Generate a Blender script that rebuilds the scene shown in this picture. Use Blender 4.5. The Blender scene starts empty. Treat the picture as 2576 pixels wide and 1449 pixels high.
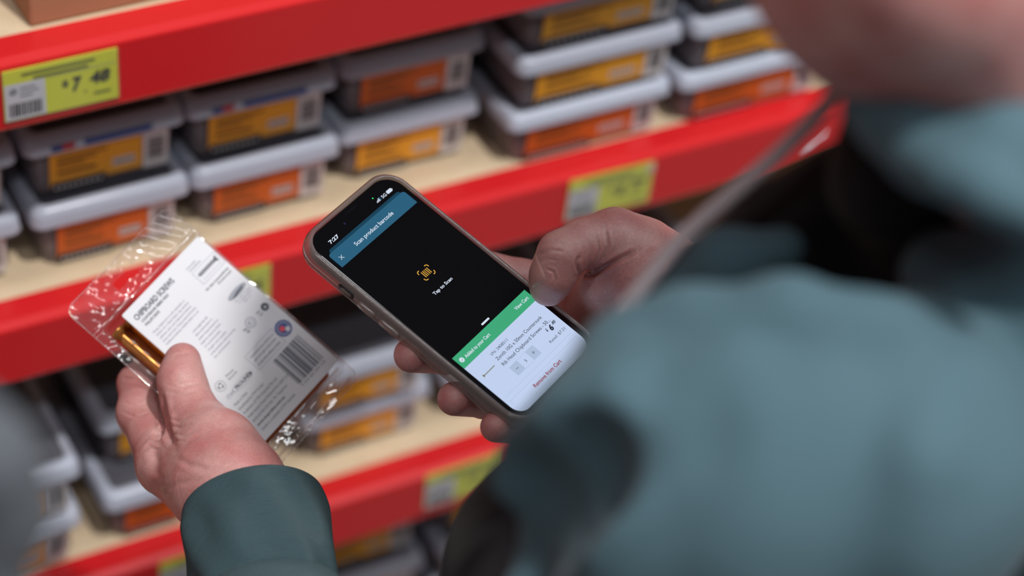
import bpy, bmesh, math, random
import numpy as np
from mathutils import Matrix, Vector, Euler
random.seed(7)
SC = bpy.context.scene
COL = SC.collection

# ------------------------------------------------------------------ camera
F = 5684.7                                   # focal length in pixels of the 2576 wide frame
CAM = np.array([0.0, -1.087, 1.85])
def _rot(yaw, pitch, roll):
    fw = np.array([math.sin(yaw)*math.cos(pitch), math.cos(yaw)*math.cos(pitch), -math.sin(pitch)])
    r = np.cross(fw, [0, 0, 1]); r /= np.linalg.norm(r)
    d = np.cross(fw, r); c, s = math.cos(roll), math.sin(roll)
    return np.array([r*c+d*s, -r*s+d*c, fw])
R = _rot(*np.radians([32.687, 39.825, -6.298]))     # rows: right, down, forward
cam_d = bpy.data.cameras.new('camera'); cam = bpy.data.objects.new('camera', cam_d); COL.objects.link(cam)
m = Matrix.Identity(4)
for i in range(3):
    m[i][0] = R[0][i]; m[i][1] = -R[1][i]; m[i][2] = -R[2][i]; m[i][3] = CAM[i]
cam.matrix_world = m
cam_d.sensor_width = 36; cam_d.lens = F/2576*36; cam_d.clip_start = .05; cam_d.clip_end = 50
cam_d.dof.use_dof = True; cam_d.dof.focus_distance = 1.2; cam_d.dof.aperture_fstop = 3.3
SC.camera = cam

# ------------------------------------------------------------------ world and lights
w = bpy.data.worlds.new('store_air'); SC.world = w; w.use_nodes = True
bg = w.node_tree.nodes['Background']; bg.inputs[0].default_value = (1.0, .92, .94, 1); bg.inputs[1].default_value = .19
def area(name, loc, target, size, power, color=(1, 1, 1), size_y=None):
    l = bpy.data.lights.new(name, 'AREA'); l.energy = power; l.color = color
    l.shape = 'RECTANGLE' if size_y else 'DISK'; l.size = size
    if size_y: l.size_y = size_y
    o = bpy.data.objects.new(name, l); COL.objects.link(o); o.location = loc
    d = Vector(target) - Vector(loc); o.rotation_euler = d.to_track_quat('-Z', 'Y').to_euler()
    return o
hand_spot = Vector((.43, -.25, 1.03))
key_dir = Vector((.085, -.365, .930)).normalized()
area('ceiling_lamp_key', hand_spot + key_dir*3.6, hand_spot, .16, 98, (1, .97, .95))
def row(name, x, y, power, length=5.0):
    o = area(name, (x, y, 4.6), (x, y, 0), length, power, (.93, .97, 1), .25); o.rotation_euler = (0, 0, 0)
row('ceiling_lamp_row_aisle', 1.4, -2.9, 78)
row('ceiling_lamp_row_shelf', .6, -.9, 52)
SC.view_settings.view_transform = 'Standard'; SC.view_settings.look = 'None'
SC.view_settings.exposure = 0.0; SC.view_settings.gamma = 1.0; SC.view_settings.use_curve_mapping = False

# ------------------------------------------------------------------ helpers
def D(px, py, d):                            # frame point at a real distance along the optical axis -> world
    return CAM + d*(R.T @ np.array([(px-1288)/F, (py-724.5)/F, 1.0]))
def srgb(*c):
    return tuple(((v/255/12.92) if v/255 <= .04045 else ((v/255+.055)/1.055)**2.4) for v in c)
def tag(o, label=None, cat=None, group=None, kind=None):
    if label: o['label'] = label
    if cat: o['category'] = cat
    if group: o['group'] = group
    if kind: o['kind'] = kind
    return o
def empty(name, loc=(0, 0, 0), rot=None):
    o = bpy.data.objects.new(name, None); COL.objects.link(o); o.empty_display_size = .02
    o.location = loc
    if rot is not None: o.rotation_euler = rot
    return o
def link(name, me, mats, parent=None, smooth=False):
    o = bpy.data.objects.new(name, me); COL.objects.link(o)
    for mt in (mats if isinstance(mats, (list, tuple)) else [mats]): me.materials.append(mt)
    if parent is not None: o.parent = parent
    if smooth:
        for p in me.polygons: p.use_smooth = True
    return o
def from_bm(name, bm, mats, parent=None, smooth=False, flipcheck=True):
    me = bpy.data.meshes.new(name)
    if flipcheck: bmesh.ops.recalc_face_normals(bm, faces=bm.faces)
    bm.to_mesh(me); bm.free()
    return link(name, me, mats, parent, smooth)
def mat(name, col, rough=.5, metal=0, spec=.5, noise=0, nscale=50, bump=0, bscale=200, coat=0, emit=None, estr=1, alpha=1, sss=0, trans=0):
    M = bpy.data.materials.new(name); M.use_nodes = True; nt = M.node_tree; b = nt.nodes['Principled BSDF']
    b.inputs['Base Color'].default_value = (*col, 1); b.inputs['Roughness'].default_value = rough
    b.inputs['Metallic'].default_value = metal; b.inputs['Specular IOR Level'].default_value = spec
    b.inputs['Coat Weight'].default_value = coat; b.inputs['Coat Roughness'].default_value = .15
    if sss:
        b.inputs['Subsurface Weight'].default_value = sss; b.inputs['Subsurface Radius'].default_value = (1, .35, .2); b.inputs['Subsurface Scale'].default_value = .004
    tc = nt.nodes.new('ShaderNodeTexCoord')
    if noise:
        n = nt.nodes.new('ShaderNodeTexNoise'); n.inputs['Scale'].default_value = nscale; n.inputs['Detail'].default_value = 5
        nt.links.new(tc.outputs['Object'], n.inputs['Vector'])
        mx = nt.nodes.new('ShaderNodeMixRGB'); mx.blend_type = 'MIX'
        mx.inputs[1].default_value = (*[c*(1-noise) for c in col], 1); mx.inputs[2].default_value = (*[min(1, c*(1+noise)) for c in col], 1)
        nt.links.new(n.outputs['Fac'], mx.inputs[0]); nt.links.new(mx.outputs[0], b.inputs['Base Color'])
    if bump:
        n2 = nt.nodes.new('ShaderNodeTexNoise'); n2.inputs['Scale'].default_value = bscale; n2.inputs['Detail'].default_value = 4
        nt.links.new(tc.outputs['Object'], n2.inputs['Vector'])
        bp = nt.nodes.new('ShaderNodeBump'); bp.inputs['Strength'].default_value = bump; bp.inputs['Distance'].default_value = .001
        nt.links.new(n2.outputs['Fac'], bp.inputs['Height']); nt.links.new(bp.outputs[0], b.inputs['Normal'])
    if emit:
        b.inputs['Emission Color'].default_value = (*emit, 1); b.inputs['Emission Strength'].default_value = estr
    if alpha < 1: b.inputs['Alpha'].default_value = alpha
    return M
def emis(name, rgb, s=1.0):
    M = bpy.data.materials.new(name); M.use_nodes = True; nt = M.node_tree; nt.nodes.clear()
    e = nt.nodes.new('ShaderNodeEmission'); e.inputs[0].default_value = (*srgb(*rgb), 1); e.inputs[1].default_value = s
    g = nt.nodes.new('ShaderNodeBsdfGlossy'); g.inputs['Roughness'].default_value = .12; g.inputs[0].default_value = (.03, .03, .03, 1)
    a = nt.nodes.new('ShaderNodeAddShader'); o = nt.nodes.new('ShaderNodeOutputMaterial')
    nt.links.new(e.outputs[0], a.inputs[0]); nt.links.new(g.outputs[0], a.inputs[1]); nt.links.new(a.outputs[0], o.inputs[0])
    return M
def clear(name, tint=(.97, .97, .97), gloss=.9, rough=.06, haze=.04, hazecol=(.8, .8, .82), bump=0, bscale=60, bdist=.001, base=.06):
    """thin clear plastic: transparent sheet with fresnel reflection and a little haze"""
    M = bpy.data.materials.new(name); M.use_nodes = True; nt = M.node_tree; nt.nodes.clear()
    N = nt.nodes.new; L = nt.links.new
    o = N('ShaderNodeOutputMaterial'); t = N('ShaderNodeBsdfTransparent'); t.inputs[0].default_value = (*tint, 1)
    df = N('ShaderNodeBsdfDiffuse'); df.inputs[0].default_value = (*hazecol, 1)
    g = N('ShaderNodeBsdfGlossy'); g.inputs['Roughness'].default_value = rough; g.inputs[0].default_value = (gloss, gloss, gloss, 1)
    fr = N('ShaderNodeLayerWeight'); fr.inputs[0].default_value = .5
    pw = N('ShaderNodeMath'); pw.operation = 'POWER'; pw.inputs[1].default_value = 4.0; L(fr.outputs['Facing'], pw.inputs[0])
    ma = N('ShaderNodeMath'); ma.operation = 'MULTIPLY_ADD'; ma.inputs[1].default_value = .85; ma.inputs[2].default_value = base; ma.use_clamp = True; L(pw.outputs[0], ma.inputs[0])
    m1 = N('ShaderNodeMixShader'); m1.inputs[0].default_value = haze; L(t.outputs[0], m1.inputs[1]); L(df.outputs[0], m1.inputs[2])
    m2 = N('ShaderNodeMixShader'); L(ma.outputs[0], m2.inputs[0]); L(m1.outputs[0], m2.inputs[1]); L(g.outputs[0], m2.inputs[2]); L(m2.outputs[0], o.inputs[0])
    if bump:
        tc = N('ShaderNodeTexCoord'); n = N('ShaderNodeTexNoise'); n.inputs['Scale'].default_value = bscale; n.inputs['Detail'].default_value = 3
        n.inputs['Distortion'].default_value = 1.0
        L(tc.outputs['Object'], n.inputs['Vector']); bp = N('ShaderNodeBump'); bp.inputs['Strength'].default_value = bump; bp.inputs['Distance'].default_value = bdist
        L(n.outputs['Fac'], bp.inputs['Height'])
        for x in (g, fr, df): L(bp.outputs[0], x.inputs['Normal'])
    return M
def bm_box(bm, x0, x1, y0, y1, z0, z1, mi=0, bevel=0):
    r = bmesh.ops.create_cube(bm, size=1)
    vs = r['verts']
    for v in vs: v.co = Vector(((x0+x1)/2+v.co.x*(x1-x0), (y0+y1)/2+v.co.y*(y1-y0), (z0+z1)/2+v.co.z*(z1-z0)))
    fs = set(f for v in vs for f in v.link_faces)
    for f in fs: f.material_index = mi
    if bevel:
        es = list(set(e for v in vs for e in v.link_edges))
        rr = bmesh.ops.bevel(bm, geom=es, offset=bevel, segments=2, affect='EDGES', profile=.5)
        for f in rr['faces']: f.material_index = mi
def rr_pts(w, h, r, n=6, cx=0, cy=0):        # rounded rectangle outline, half sizes w, h
    r = min(r, w, h); out = []
    for (sx, sy, a0) in ((1, 1, 0), (-1, 1, 90), (-1, -1, 180), (1, -1, 270)):
        for k in range(n+1):
            a = math.radians(a0+90*k/n); out.append((cx+sx*(w-r)+r*math.cos(a), cy+sy*(h-r)+r*math.sin(a)))
    return out
def loft(bm, rings, cap0=True, cap1=True, mi=0):
    prev = None; first = None
    for ring in rings:
        vs = [bm.verts.new(p) for p in ring]
        if prev:
            for i in range(len(vs)):
                f = bm.faces.new((prev[i], prev[(i+1) % len(vs)], vs[(i+1) % len(vs)], vs[i])); f.material_index = mi
        else: first = vs
        prev = vs
    if cap0: bm.faces.new(first).material_index = mi
    if cap1: bm.faces.new(prev[::-1]).material_index = mi
def rr_loft(bm, prof, n=6, cx=0, cy=0, cap0=True, cap1=True, mi=0):   # prof: (half w, half h, radius, z)
    loft(bm, [[(x, y, z) for x, y in rr_pts(w, h, r, n, cx, cy)] for w, h, r, z in prof], cap0, cap1, mi)
def quad(bm, x0, y0, x1, y1, z, mi=0):
    f = bm.faces.new([bm.verts.new(p) for p in ((x0, y0, z), (x1, y0, z), (x1, y1, z), (x0, y1, z))]); f.material_index = mi; return f
def poly(bm, pts, z, mi=0):
    f = bm.faces.new([bm.verts.new((x, y, z)) for x, y in pts]); f.material_index = mi; return f
def seg(bm, x0, y0, x1, y1, wd, z, mi=0):
    dx, dy = x1-x0, y1-y0; l = math.hypot(dx, dy) or 1; nx, ny = -dy/l*wd/2, dx/l*wd/2
    poly(bm, [(x0+nx, y0+ny), (x1+nx, y1+ny), (x1-nx, y1-ny), (x0-nx, y0-ny)], z, mi)
def disc(bm, cx, cy, r, z, mi=0, n=24, ry=None):
    poly(bm, [(cx+r*math.cos(2*math.pi*k/n), cy+(ry or r)*math.sin(2*math.pi*k/n)) for k in range(n)], z, mi)
def ringflat(bm, cx, cy, r0, r1, z, mi=0, n=28, ry=1.0, a0=0, a1=360):
    steps = max(2, int(n*(a1-a0)/360)); P = []
    for k in range(steps+1):
        a = math.radians(a0+(a1-a0)*k/steps); P.append((math.cos(a), math.sin(a)*ry))
    for k in range(steps):
        (c0, s0), (c1, s1) = P[k], P[k+1]
        poly(bm, [(cx+r0*c0, cy+r0*s0), (cx+r1*c0, cy+r1*s0), (cx+r1*c1, cy+r1*s1), (cx+r0*c1, cy+r0*s1)], z, mi)
_font_cache = {}
def text_into(bm, s, x0, x1, cy, cap, z, mi=0, bold=0.0, shear=0.0, res=3):
    """flat lettering fitted between x0 and x1, capital height cap, centred on cy, y pointing DOWN"""
    key = (s, bold, shear, res)
    if key not in _font_cache:
        cu = bpy.data.curves.new('lettering', 'FONT'); cu.body = s; cu.resolution_u = res; cu.offset = bold; cu.shear = shear; cu.fill_mode = 'FRONT'
        ob = bpy.data.objects.new('lettering', cu); COL.objects.link(ob)
        dg = bpy.context.evaluated_depsgraph_get(); dg.update()
        me = bpy.data.meshes.new_from_object(ob.evaluated_get(dg))
        V = np.array([v.co[:] for v in me.vertices]).reshape(-1, 3); Fc = [list(p.vertices) for p in me.polygons]
        bpy.data.objects.remove(ob); bpy.data.curves.remove(cu); bpy.data.meshes.remove(me)
        _font_cache[key] = (V, Fc)
    V, Fc = _font_cache[key]
    a, b = V[:, 0].min(), V[:, 0].max(); sx = (x1-x0)/(b-a) if x1 is not None else cap/.73
    sy = cap/.73
    vs = [bm.verts.new((x0+(v[0]-a)*sx, cy+cap/2-v[1]*sy, z)) for v in V]
    for f in Fc:
        try: bm.faces.new([vs[i] for i in f]).material_index = mi
        except ValueError: pass

# ---- signed distance bodies ------------------------------------------------
def round_cone(P, a, b, r1, r2):
    a = np.asarray(a, float); b = np.asarray(b, float); ba = b-a; l2 = ba@ba
    if l2 < 1e-12: return np.linalg.norm(P-a, axis=-1)-max(r1, r2)
    t = np.clip(((P-a)@ba)/l2, 0, 1)
    return np.linalg.norm(P-a-t[..., None]*ba, axis=-1)-(r1+(r2-r1)*t)
def sdf_mesh(name, prims, vox, mats, parent=None, k=.006, warp=None, pad=None):
    """prims: ('c', a, b, ra, rb[, k]) capsules joined smoothly, ('s', ...) the same but carved out"""
    ad = [p for p in prims if p[0] == 'c']
    lo = np.min([np.minimum(np.array(p[1])-p[3], np.array(p[2])-p[4]) for p in ad], 0)-vox*3-(pad or 0)
    hi = np.max([np.maximum(np.array(p[1])+p[3], np.array(p[2])+p[4]) for p in ad], 0)+vox*3+(pad or 0)
    n = np.ceil((hi-lo)/vox).astype(int)+1
    Fd = np.full(n, .05 if vox < .002 else .3, dtype=np.float32)
    ax = [lo[i]+vox*np.arange(n[i]) for i in range(3)]
    for p in prims:
        kk = p[5] if len(p) > 5 else k; a, b = np.array(p[1], float), np.array(p[2], float); mg = max(kk*2.5, vox*4)+(.02 if vox < .002 else .08)
        l = np.maximum(((np.minimum(a-p[3], b-p[4])-mg-lo)/vox).astype(int), 0); h = np.minimum(((np.maximum(a+p[3], b+p[4])+mg-lo)/vox).astype(int)+1, n)
        sl = tuple(slice(l[i], h[i]) for i in range(3))
        G = np.stack(np.meshgrid(*[ax[i][sl[i]] for i in range(3)], indexing='ij'), -1)
        d = round_cone(G, a, b, p[3], p[4]).astype(np.float32); f0 = Fd[sl]
        if p[0] == 'c':
            hh = np.maximum(kk-np.abs(f0-d), 0)/kk; Fd[sl] = np.minimum(f0, d)-hh*hh*kk*.25
        else:
            hh = np.maximum(kk-np.abs(f0+d), 0)/kk; Fd[sl] = np.maximum(f0, -d)+hh*hh*kk*.25
    if warp is not None:
        G = np.stack(np.meshgrid(*ax, indexing='ij'), -1); Fd = Fd+warp(G).astype(np.float32)
    V, Q = surface_nets(Fd); V = lo+V*vox
    me = bpy.data.meshes.new(name); me.from_pydata(V.tolist(), [], Q.tolist()); me.validate(); me.update()
    return link(name, me, mats, parent, True)
def surface_nets(Fd):
    S = Fd < 0; nx, ny, nz = Fd.shape
    c = [(i, j, k) for i in (0, 1) for j in (0, 1) for k in (0, 1)]
    sub = lambda A, o: A[o[0]:nx-1+o[0], o[1]:ny-1+o[1], o[2]:nz-1+o[2]]
    cnt = sum(sub(S, o).astype(np.int8) for o in c); act = (cnt > 0) & (cnt < 8); idx = np.argwhere(act)
    ids = -np.ones(act.shape, np.int64); ids[act] = np.arange(len(idx))
    acc = np.zeros((len(idx), 3)); w = np.zeros(len(idx))
    for a in c:
        for b in c:
            if sum(b)-sum(a) == 1 and all(y >= x for x, y in zip(a, b)):
                fa = Fd[tuple((idx+a).T)]; fb = Fd[tuple((idx+b).T)]; mk = (fa < 0) != (fb < 0)
                t = np.where(mk, fa/np.where(np.abs(fa-fb) < 1e-12, 1, fa-fb), 0)
                pt = np.array(a)+t[:, None]*(np.array(b)-np.array(a)); acc += pt*mk[:, None]; w += mk
    V = idx+acc/w[:, None]; Q = []
    for axn in range(3):
        u, v = (axn+1) % 3, (axn+2) % 3
        s0 = [slice(None)]*3; s1 = [slice(None)]*3; s0[axn] = slice(0, -1); s1[axn] = slice(1, None)
        A, B = S[tuple(s0)], S[tuple(s1)]; e = np.argwhere(A != B)
        e = e[(e[:, u] > 0) & (e[:, v] > 0) & (e[:, u] < Fd.shape[u]-1) & (e[:, v] < Fd.shape[v]-1)]
        du = np.zeros(3, int); du[u] = 1; dv = np.zeros(3, int); dv[v] = 1
        q = np.stack([ids[tuple((e-du-dv).T)], ids[tuple((e-dv).T)], ids[tuple(e.T)], ids[tuple((e-du).T)]], 1)
        inside = A[tuple(e.T)]; q[~inside] = q[~inside][:, ::-1]; Q.append(q)
    return V, np.concatenate(Q)
def chain(*pts, k=None, op='c'):             # pts: (px, py, depth m, radius mm)
    W = [(D(p[0], p[1], p[2]), p[3]/1000) for p in pts]
    return [((op, W[i][0], W[i+1][0], W[i][1], W[i+1][1]) + ((k,) if k else ())) for i in range(len(W)-1)]
def wchain(*pts, k=None, op='c'):            # world points (x, y, z, radius m)
    return [((op, np.array(a[:3]), np.array(b[:3]), a[3], b[3]) + ((k,) if k else ())) for a, b in zip(pts[:-1], pts[1:])]

# ------------------------------------------------------------------ materials
RED = mat('red_paint', srgb(210, 32, 37), .30, spec=.5, coat=.4, noise=.03, nscale=8, bump=.15, bscale=300)
WOOD = mat('raw_particle_board', srgb(212, 190, 158), .7, noise=.10, nscale=70, bump=.4, bscale=300)
CARD = mat('brown_cardboard', srgb(168, 118, 86), .8, noise=.07, nscale=30, bump=.2)
DARKB = mat('dark_back_panel', srgb(45, 40, 40), .7, noise=.1)
CONC = mat('grey_concrete', srgb(120, 118, 115), .6, noise=.1, nscale=6, bump=.2)
CEIL = mat('white_ceiling', srgb(190, 192, 196), .8, noise=.03)
YEL = mat('yellow_ticket_paper', srgb(236, 240, 62), .6, noise=.02)
WHT = mat('white_paper', srgb(230, 230, 238), .6, noise=.02)
INK = mat('black_ink', srgb(35, 38, 42), .6)
INKY = mat('olive_grey_ink', srgb(120, 128, 40), .6)
PVC = clear('clear_ticket_sleeve', haze=.03, rough=.12)

# ------------------------------------------------------------------ setting
bm = bmesh.new(); bm_box(bm, -6, 7, -6, 1.5, -.05, 0); tag(from_bm('floor', bm, CONC), kind='structure')
bm = bmesh.new(); bm_box(bm, -6, 7, -6, 1.5, 5.2, 5.25); tag(from_bm('ceiling', bm, CEIL), kind='structure')
bm = bmesh.new(); bm_box(bm, -6, 7, 1.2, 1.25, 0, 5.2); tag(from_bm('wall_back', bm, DARKB), kind='structure')

# ------------------------------------------------------------------ shelving bay
ZB = [1.06641, .86180, .59880, .335, .10]
BH = .0459
levels = ['top', 'second', 'third', 'fourth', 'lowest']
beam_lab = ['red metal shelf beam across the top with the 7.48 price ticket', 'red metal shelf beam passing behind the phone and hands',
            'red metal shelf beam under the lowest visible tubs, behind the left cuff', 'red metal shelf beam below the frame, near knee height', 'red metal shelf beam just above the floor']
board_lab = ['raw wooden shelf board holding the brown cardboard box', 'raw wooden shelf board carrying the row of tubs behind the phone',
             'raw wooden shelf board carrying the tubs behind the left wrist', 'raw wooden shelf board under the bottom row of tubs', 'raw wooden base board just above the floor']
for zi, bl, dl in zip(ZB, beam_lab, board_lab):
    prof = [(.0275, .0030), (.0078, .0032), (.0062, .0030), (.0006, .0007), (0, -.0005), (0, -BH+.002), (.0012, -BH), (.012, -BH), (.012, -BH+.0015), (.0022, -BH+.0025), (.0022, -.0035), (.0275, 0)]
    bm = bmesh.new()
    loft(bm, [[(x, y, z) for y, z in prof] for x in (-.7, .0, .7, 1.9)])
    o = from_bm('shelf_beam', bm, RED); o.location.z = zi; tag(o, bl, 'shelf beam', 'red shelf beams')
    bm = bmesh.new(); bm_box(bm, -.7, 1.9, .0278, .50, zi-.014, zi+.0030, bevel=.0008)
    o = from_bm('shelf_board', bm, WOOD); tag(o, dl, 'shelf board', 'wooden shelf boards')
for x, l in ((-.73, 'red upright post at the left end of the shelving'), (1.93, 'red upright post at the right end of the shelving')):
    bm = bmesh.new(); bm_box(bm, x-.03, x+.03, 0, .5, 0, 2.2, bevel=.003)
    tag(from_bm('upright_post', bm, RED), l, 'post')
bm = bmesh.new(); bm_box(bm, -.7, 1.9, .503, .515, 0.02, 2.1)
tag(from_bm('back_panel', bm, DARKB), 'dark back panel closing the shelving behind the tubs', 'panel')

# cardboard box on the top shelf
bx = empty('cardboard_box', (.352, .030, 1.0695), Euler((0, 0, .01)))
tag(bx, 'brown cardboard box standing on the top shelf at the upper left', 'box')
bm = bmesh.new(); bm_box(bm, 0, .36, .0, .3, 0, .22, bevel=.002); from_bm('carton', bm, CARD, bx)
bm = bmesh.new(); bm_box(bm, 0.002, .178, .001, .299, .2205, .2235); from_bm('flap', bm, CARD, bx)
bm = bmesh.new(); bm_box(bm, .182, .358, .001, .299, .2205, .2235); from_bm('flap', bm, CARD, bx)

# ------------------------------------------------------------------ screw tubs
def plastic(name, col, alpha, rough=.3, bump=0):
    M = bpy.data.materials.new(name); M.use_nodes = True; nt = M.node_tree; b = nt.nodes['Principled BSDF']; N = nt.nodes.new
    b.inputs['Base Color'].default_value = (*col, 1); b.inputs['Roughness'].default_value = rough
    t = N('ShaderNodeBsdfTransparent'); t.inputs[0].default_value = (.85, .85, .87, 1)
    mx = N('ShaderNodeMixShader'); mx.inputs[0].default_value = alpha
    nt.links.new(t.outputs[0], mx.inputs[1]); nt.links.new(b.outputs[0], mx.inputs[2]); nt.links.new(mx.outputs[0], nt.nodes['Material Output'].inputs[0])
    n = N('ShaderNodeTexNoise'); n.inputs['Scale'].default_value = 40; tc = N('ShaderNodeTexCoord'); nt.links.new(tc.outputs['Object'], n.inputs[0])
    bp = N('ShaderNodeBump'); bp.inputs['Strength'].default_value = .15; bp.inputs['Distance'].default_value = .001
    nt.links.new(n.outputs[0], bp.inputs['Height']); nt.links.new(bp.outputs[0], b.inputs['Normal'])
    return M
TUBM = plastic('clouded_tub_plastic', srgb(160, 149, 153), .50)
LIDM = plastic('clouded_lid_plastic', srgb(204, 211, 228), .80, .2)
LIDT = plastic('clear_lid_window', srgb(160, 162, 176), .30, .15)
CONT = mat('dull_screws', srgb(46, 39, 36), .45, metal=.5, noise=.5, nscale=260, bump=1.0, bscale=400)
ORG = mat('golden_label', srgb(236, 162, 34), .5, noise=.04)
ORG2 = mat('orange_label', srgb(208, 98, 28), .5, noise=.04)
BRN = mat('brown_label_print', srgb(110, 66, 18), .5)
DRK = mat('dark_label_strip', srgb(52, 48, 50), .5)
WLB = mat('white_label_panel', srgb(212, 206, 206), .5)
BLU = mat('blue_label_strip', srgb(60, 80, 140), .5)
LRD = mat('red_label_spot', srgb(190, 50, 60), .5)
TD = .15                                     # tub depth
def make_tub(W, H, orange, blue_strip):
    """origin: middle of the front bottom edge; x width, y into the shelf"""
    root = empty('screw_tub')
    h = W/2; cy = TD/2; d = H-.0355        # H: height of the lid's lower edge
    bm = bmesh.new()
    rr_loft(bm, [(h-.0105, cy-.004, .008, .0), (h-.009, cy-.0025, .009, .0015), (h-.0065, cy, .009, .0368+d), (h-.0085, cy-.002, .008, .0368+d), (h-.011, cy-.0045, .007, .003)], cy=cy, n=4)
    from_bm('tub_body', bm, TUBM, root, True)
    bm = bmesh.new()
    rr_loft(bm, [(h-.0125, cy-.006, .006, .0035), (h-.0115, cy-.005, .006, .022+d), (h-.013, cy-.007, .006, .029+d), (h-.03, cy-.03, .006, .032+d)], cy=cy, n=3)
    c = from_bm('loose_screws', bm, CONT, root, True); c['kind'] = 'stuff'
    bm = bmesh.new()
    e = .0025 if d > 0 else 0
    rr_loft(bm, [(h-.0045, cy+.002, .009, .0350+d), (h, cy+.0065, .009, .0350+d), (h, cy+.0065, .009, .0362+d), (h-.0008, cy+.0057, .0085, .0395+d), (h-.0008, cy+.0057, .0085, .0402+d), (h-.0016, cy+.0049, .008, .0446+d+e*.5),
                 (h-.0055, cy+.0005, .008, .0478+d+e), (h-.0075, cy-.002, .007, .0462+d+e), (h-.009, cy-.0035, .006, .0452+d+e)], cy=cy, n=5, cap0=False)
    for f_ in bm.faces:
        if len(f_.verts) > 4 and f_.calc_center_median().z > .04+d: f_.material_index = 1
    lid = from_bm('lid', bm, [LIDM, LIDT], root, True)
    # printed label on the front wall
    lab = bmesh.new(); y = -.0026
    x0, x1, x2 = -h+.017, h-.031, h-.0125
    def q(xa, xb, za, zb, mi, dy=0.0):
        za *= H/.0360; zb *= H/.0360
        f = lab.faces.new([lab.verts.new(p) for p in ((xa, y+.0030*(H-za)/H-.0004-dy, za), (xb, y+.0030*(H-za)/H-.0004-dy, za), (xb, y+.0030*(H-zb)/H-.0004-dy, zb), (xa, y+.0030*(H-zb)/H-.0004-dy, zb))]); f.material_index = mi
    q(x0, x1, .0065, .0335, 0)
    L = x1-x0
    q(x0, x0+L*.62, .0030, .0072, 1, .0001)
    q(x0+L*.02, x0+L*.60, .0066, .0100, 2, .0002)
    for i in range(3): q(x0+L*.08, x0+L*(.62-.12*i), .0275-.0032*i, .0292-.0032*i, 3, .0001)
    q(x0+L*.08, x0+L*.5, .0150, .0178, 3, .0001)
    q(x0+L*.68, x0+L*.92, .0125, .0185, 4, .0001)
    for i in range(5): q(x0+L*(.70+.045*i), x0+L*(.725+.045*i), .0140, .0170, 1, .0002)
    for i in range(9): q(x0+L*(.05+.06*i), x0+L*(.085+.06*i), .0042, .0060, 4, .0002)
    LB = from_bm('label', lab, [ORG2 if orange else ORG, DRK, DRK, BRN, WLB], root, flipcheck=False)
    st = bmesh.new(); lab = st
    q(x1+.0006, x2, .0045, .0335, 0)
    for i in range(11):
        zz = .011+.0016*i; q(x1+.004, x2-.003, zz, zz+(.0011 if i % 3 else .0006), 1, .0002)
    from_bm('barcode_sticker', st, [WLB, DRK], LB, flipcheck=False)
    if blue_strip:
        lab = bmesh.new(); yy = -.0068
        for xa, xb, mi in ((-h*.28, h*.55, 0), (-h*.55, -h*.40, 1), (-h*.68, -h*.55, 0)):
            f = lab.faces.new([lab.verts.new(p) for p in ((xa, yy, .0368+d), (xb, yy, .0368+d), (xb, yy+.0011, .0412+d), (xa, yy+.0011, .0412+d))]); f.material_index = mi
        from_bm('lid_sticker', lab, [BLU, LRD], lid, flipcheck=False)
    return root
def copy_tree(o, parent=None):
    c = o.copy(); COL.objects.link(c)
    if parent is not None: c.parent = parent
    for ch in o.children: copy_tree(ch, c)
    return c
protos = {}
def tub(x, y, z, label, W=.112, orange=False, blue=False, rz=0, group='screw tubs on the shelves'):
    key = (W, orange, blue)
    if key not in protos: protos[key] = o = make_tub(W, .0355 if W > .13 else .0385, orange, blue)
    else: o = copy_tree(protos[key])
    o.location = (x, y, z); o.rotation_euler = (0, 0, rz); tag(o, label, 'tub', group); return o
PT = .0535; PW = .0478
z2 = ZB[1]+.0031; z3 = ZB[2]+.0031; z4 = ZB[3]+.0031
bpy.context.view_layer.update()
# behind the phone: second level, from left to right
tub(.288, .050, z2, 'clear tub with an orange label cut off by the left edge, lower of its pair', orange=True)
tub(.289, .054, z2+PT, 'clear tub cut off by the left edge, upper of its pair, under the price ticket')
tub(.4050, .0470, z2, 'clear lidded tub with bright orange label, directly above the screw pack tab', orange=True)
tub(.4050, .0550, z2+PT, 'clear tub with golden label right below the 7.48 ticket, on top of its stack', blue=True)
tub(.5175, .0480, z2, 'clear tub with reddish orange label on the board left of the phone top', orange=True)
tub(.5165, .0550, z2+PT, 'clear tub with golden label and blue lid strip, second stack from the left, upper one', blue=True)
tub(.6310, .0560, z2, 'clear tub with golden label standing just above the phone top edge', W=.114)
tub(.6330, .0590, z2+PT, 'clear tub with orange label in the middle stack above the phone, shaded by the beam', W=.114, orange=True)
tub(.7650, .0275, z2, 'wide clear tub with red-orange label under the bright lid above the second ticket', W=.138, orange=True)
tub(.7680, .0275, z2+PW, 'wide clear tub with golden label, middle one of the three-high stack', W=.138)
tub(.7705, .0310, z2+2*PW, 'wide clear tub with golden label, top one of the three-high stack under the beam', W=.138)
tub(.9080, .0250, z2, 'wide clear tub with red-orange label beside the chin, bottom of its stack', W=.138, orange=True)
tub(.9110, .0230, z2+PW, 'wide clear tub with golden label beside the chin, middle of its stack', W=.138)
tub(.9140, .0300, z2+2*PW, 'wide clear tub touching the top frame edge beside the face', W=.138)
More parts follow.
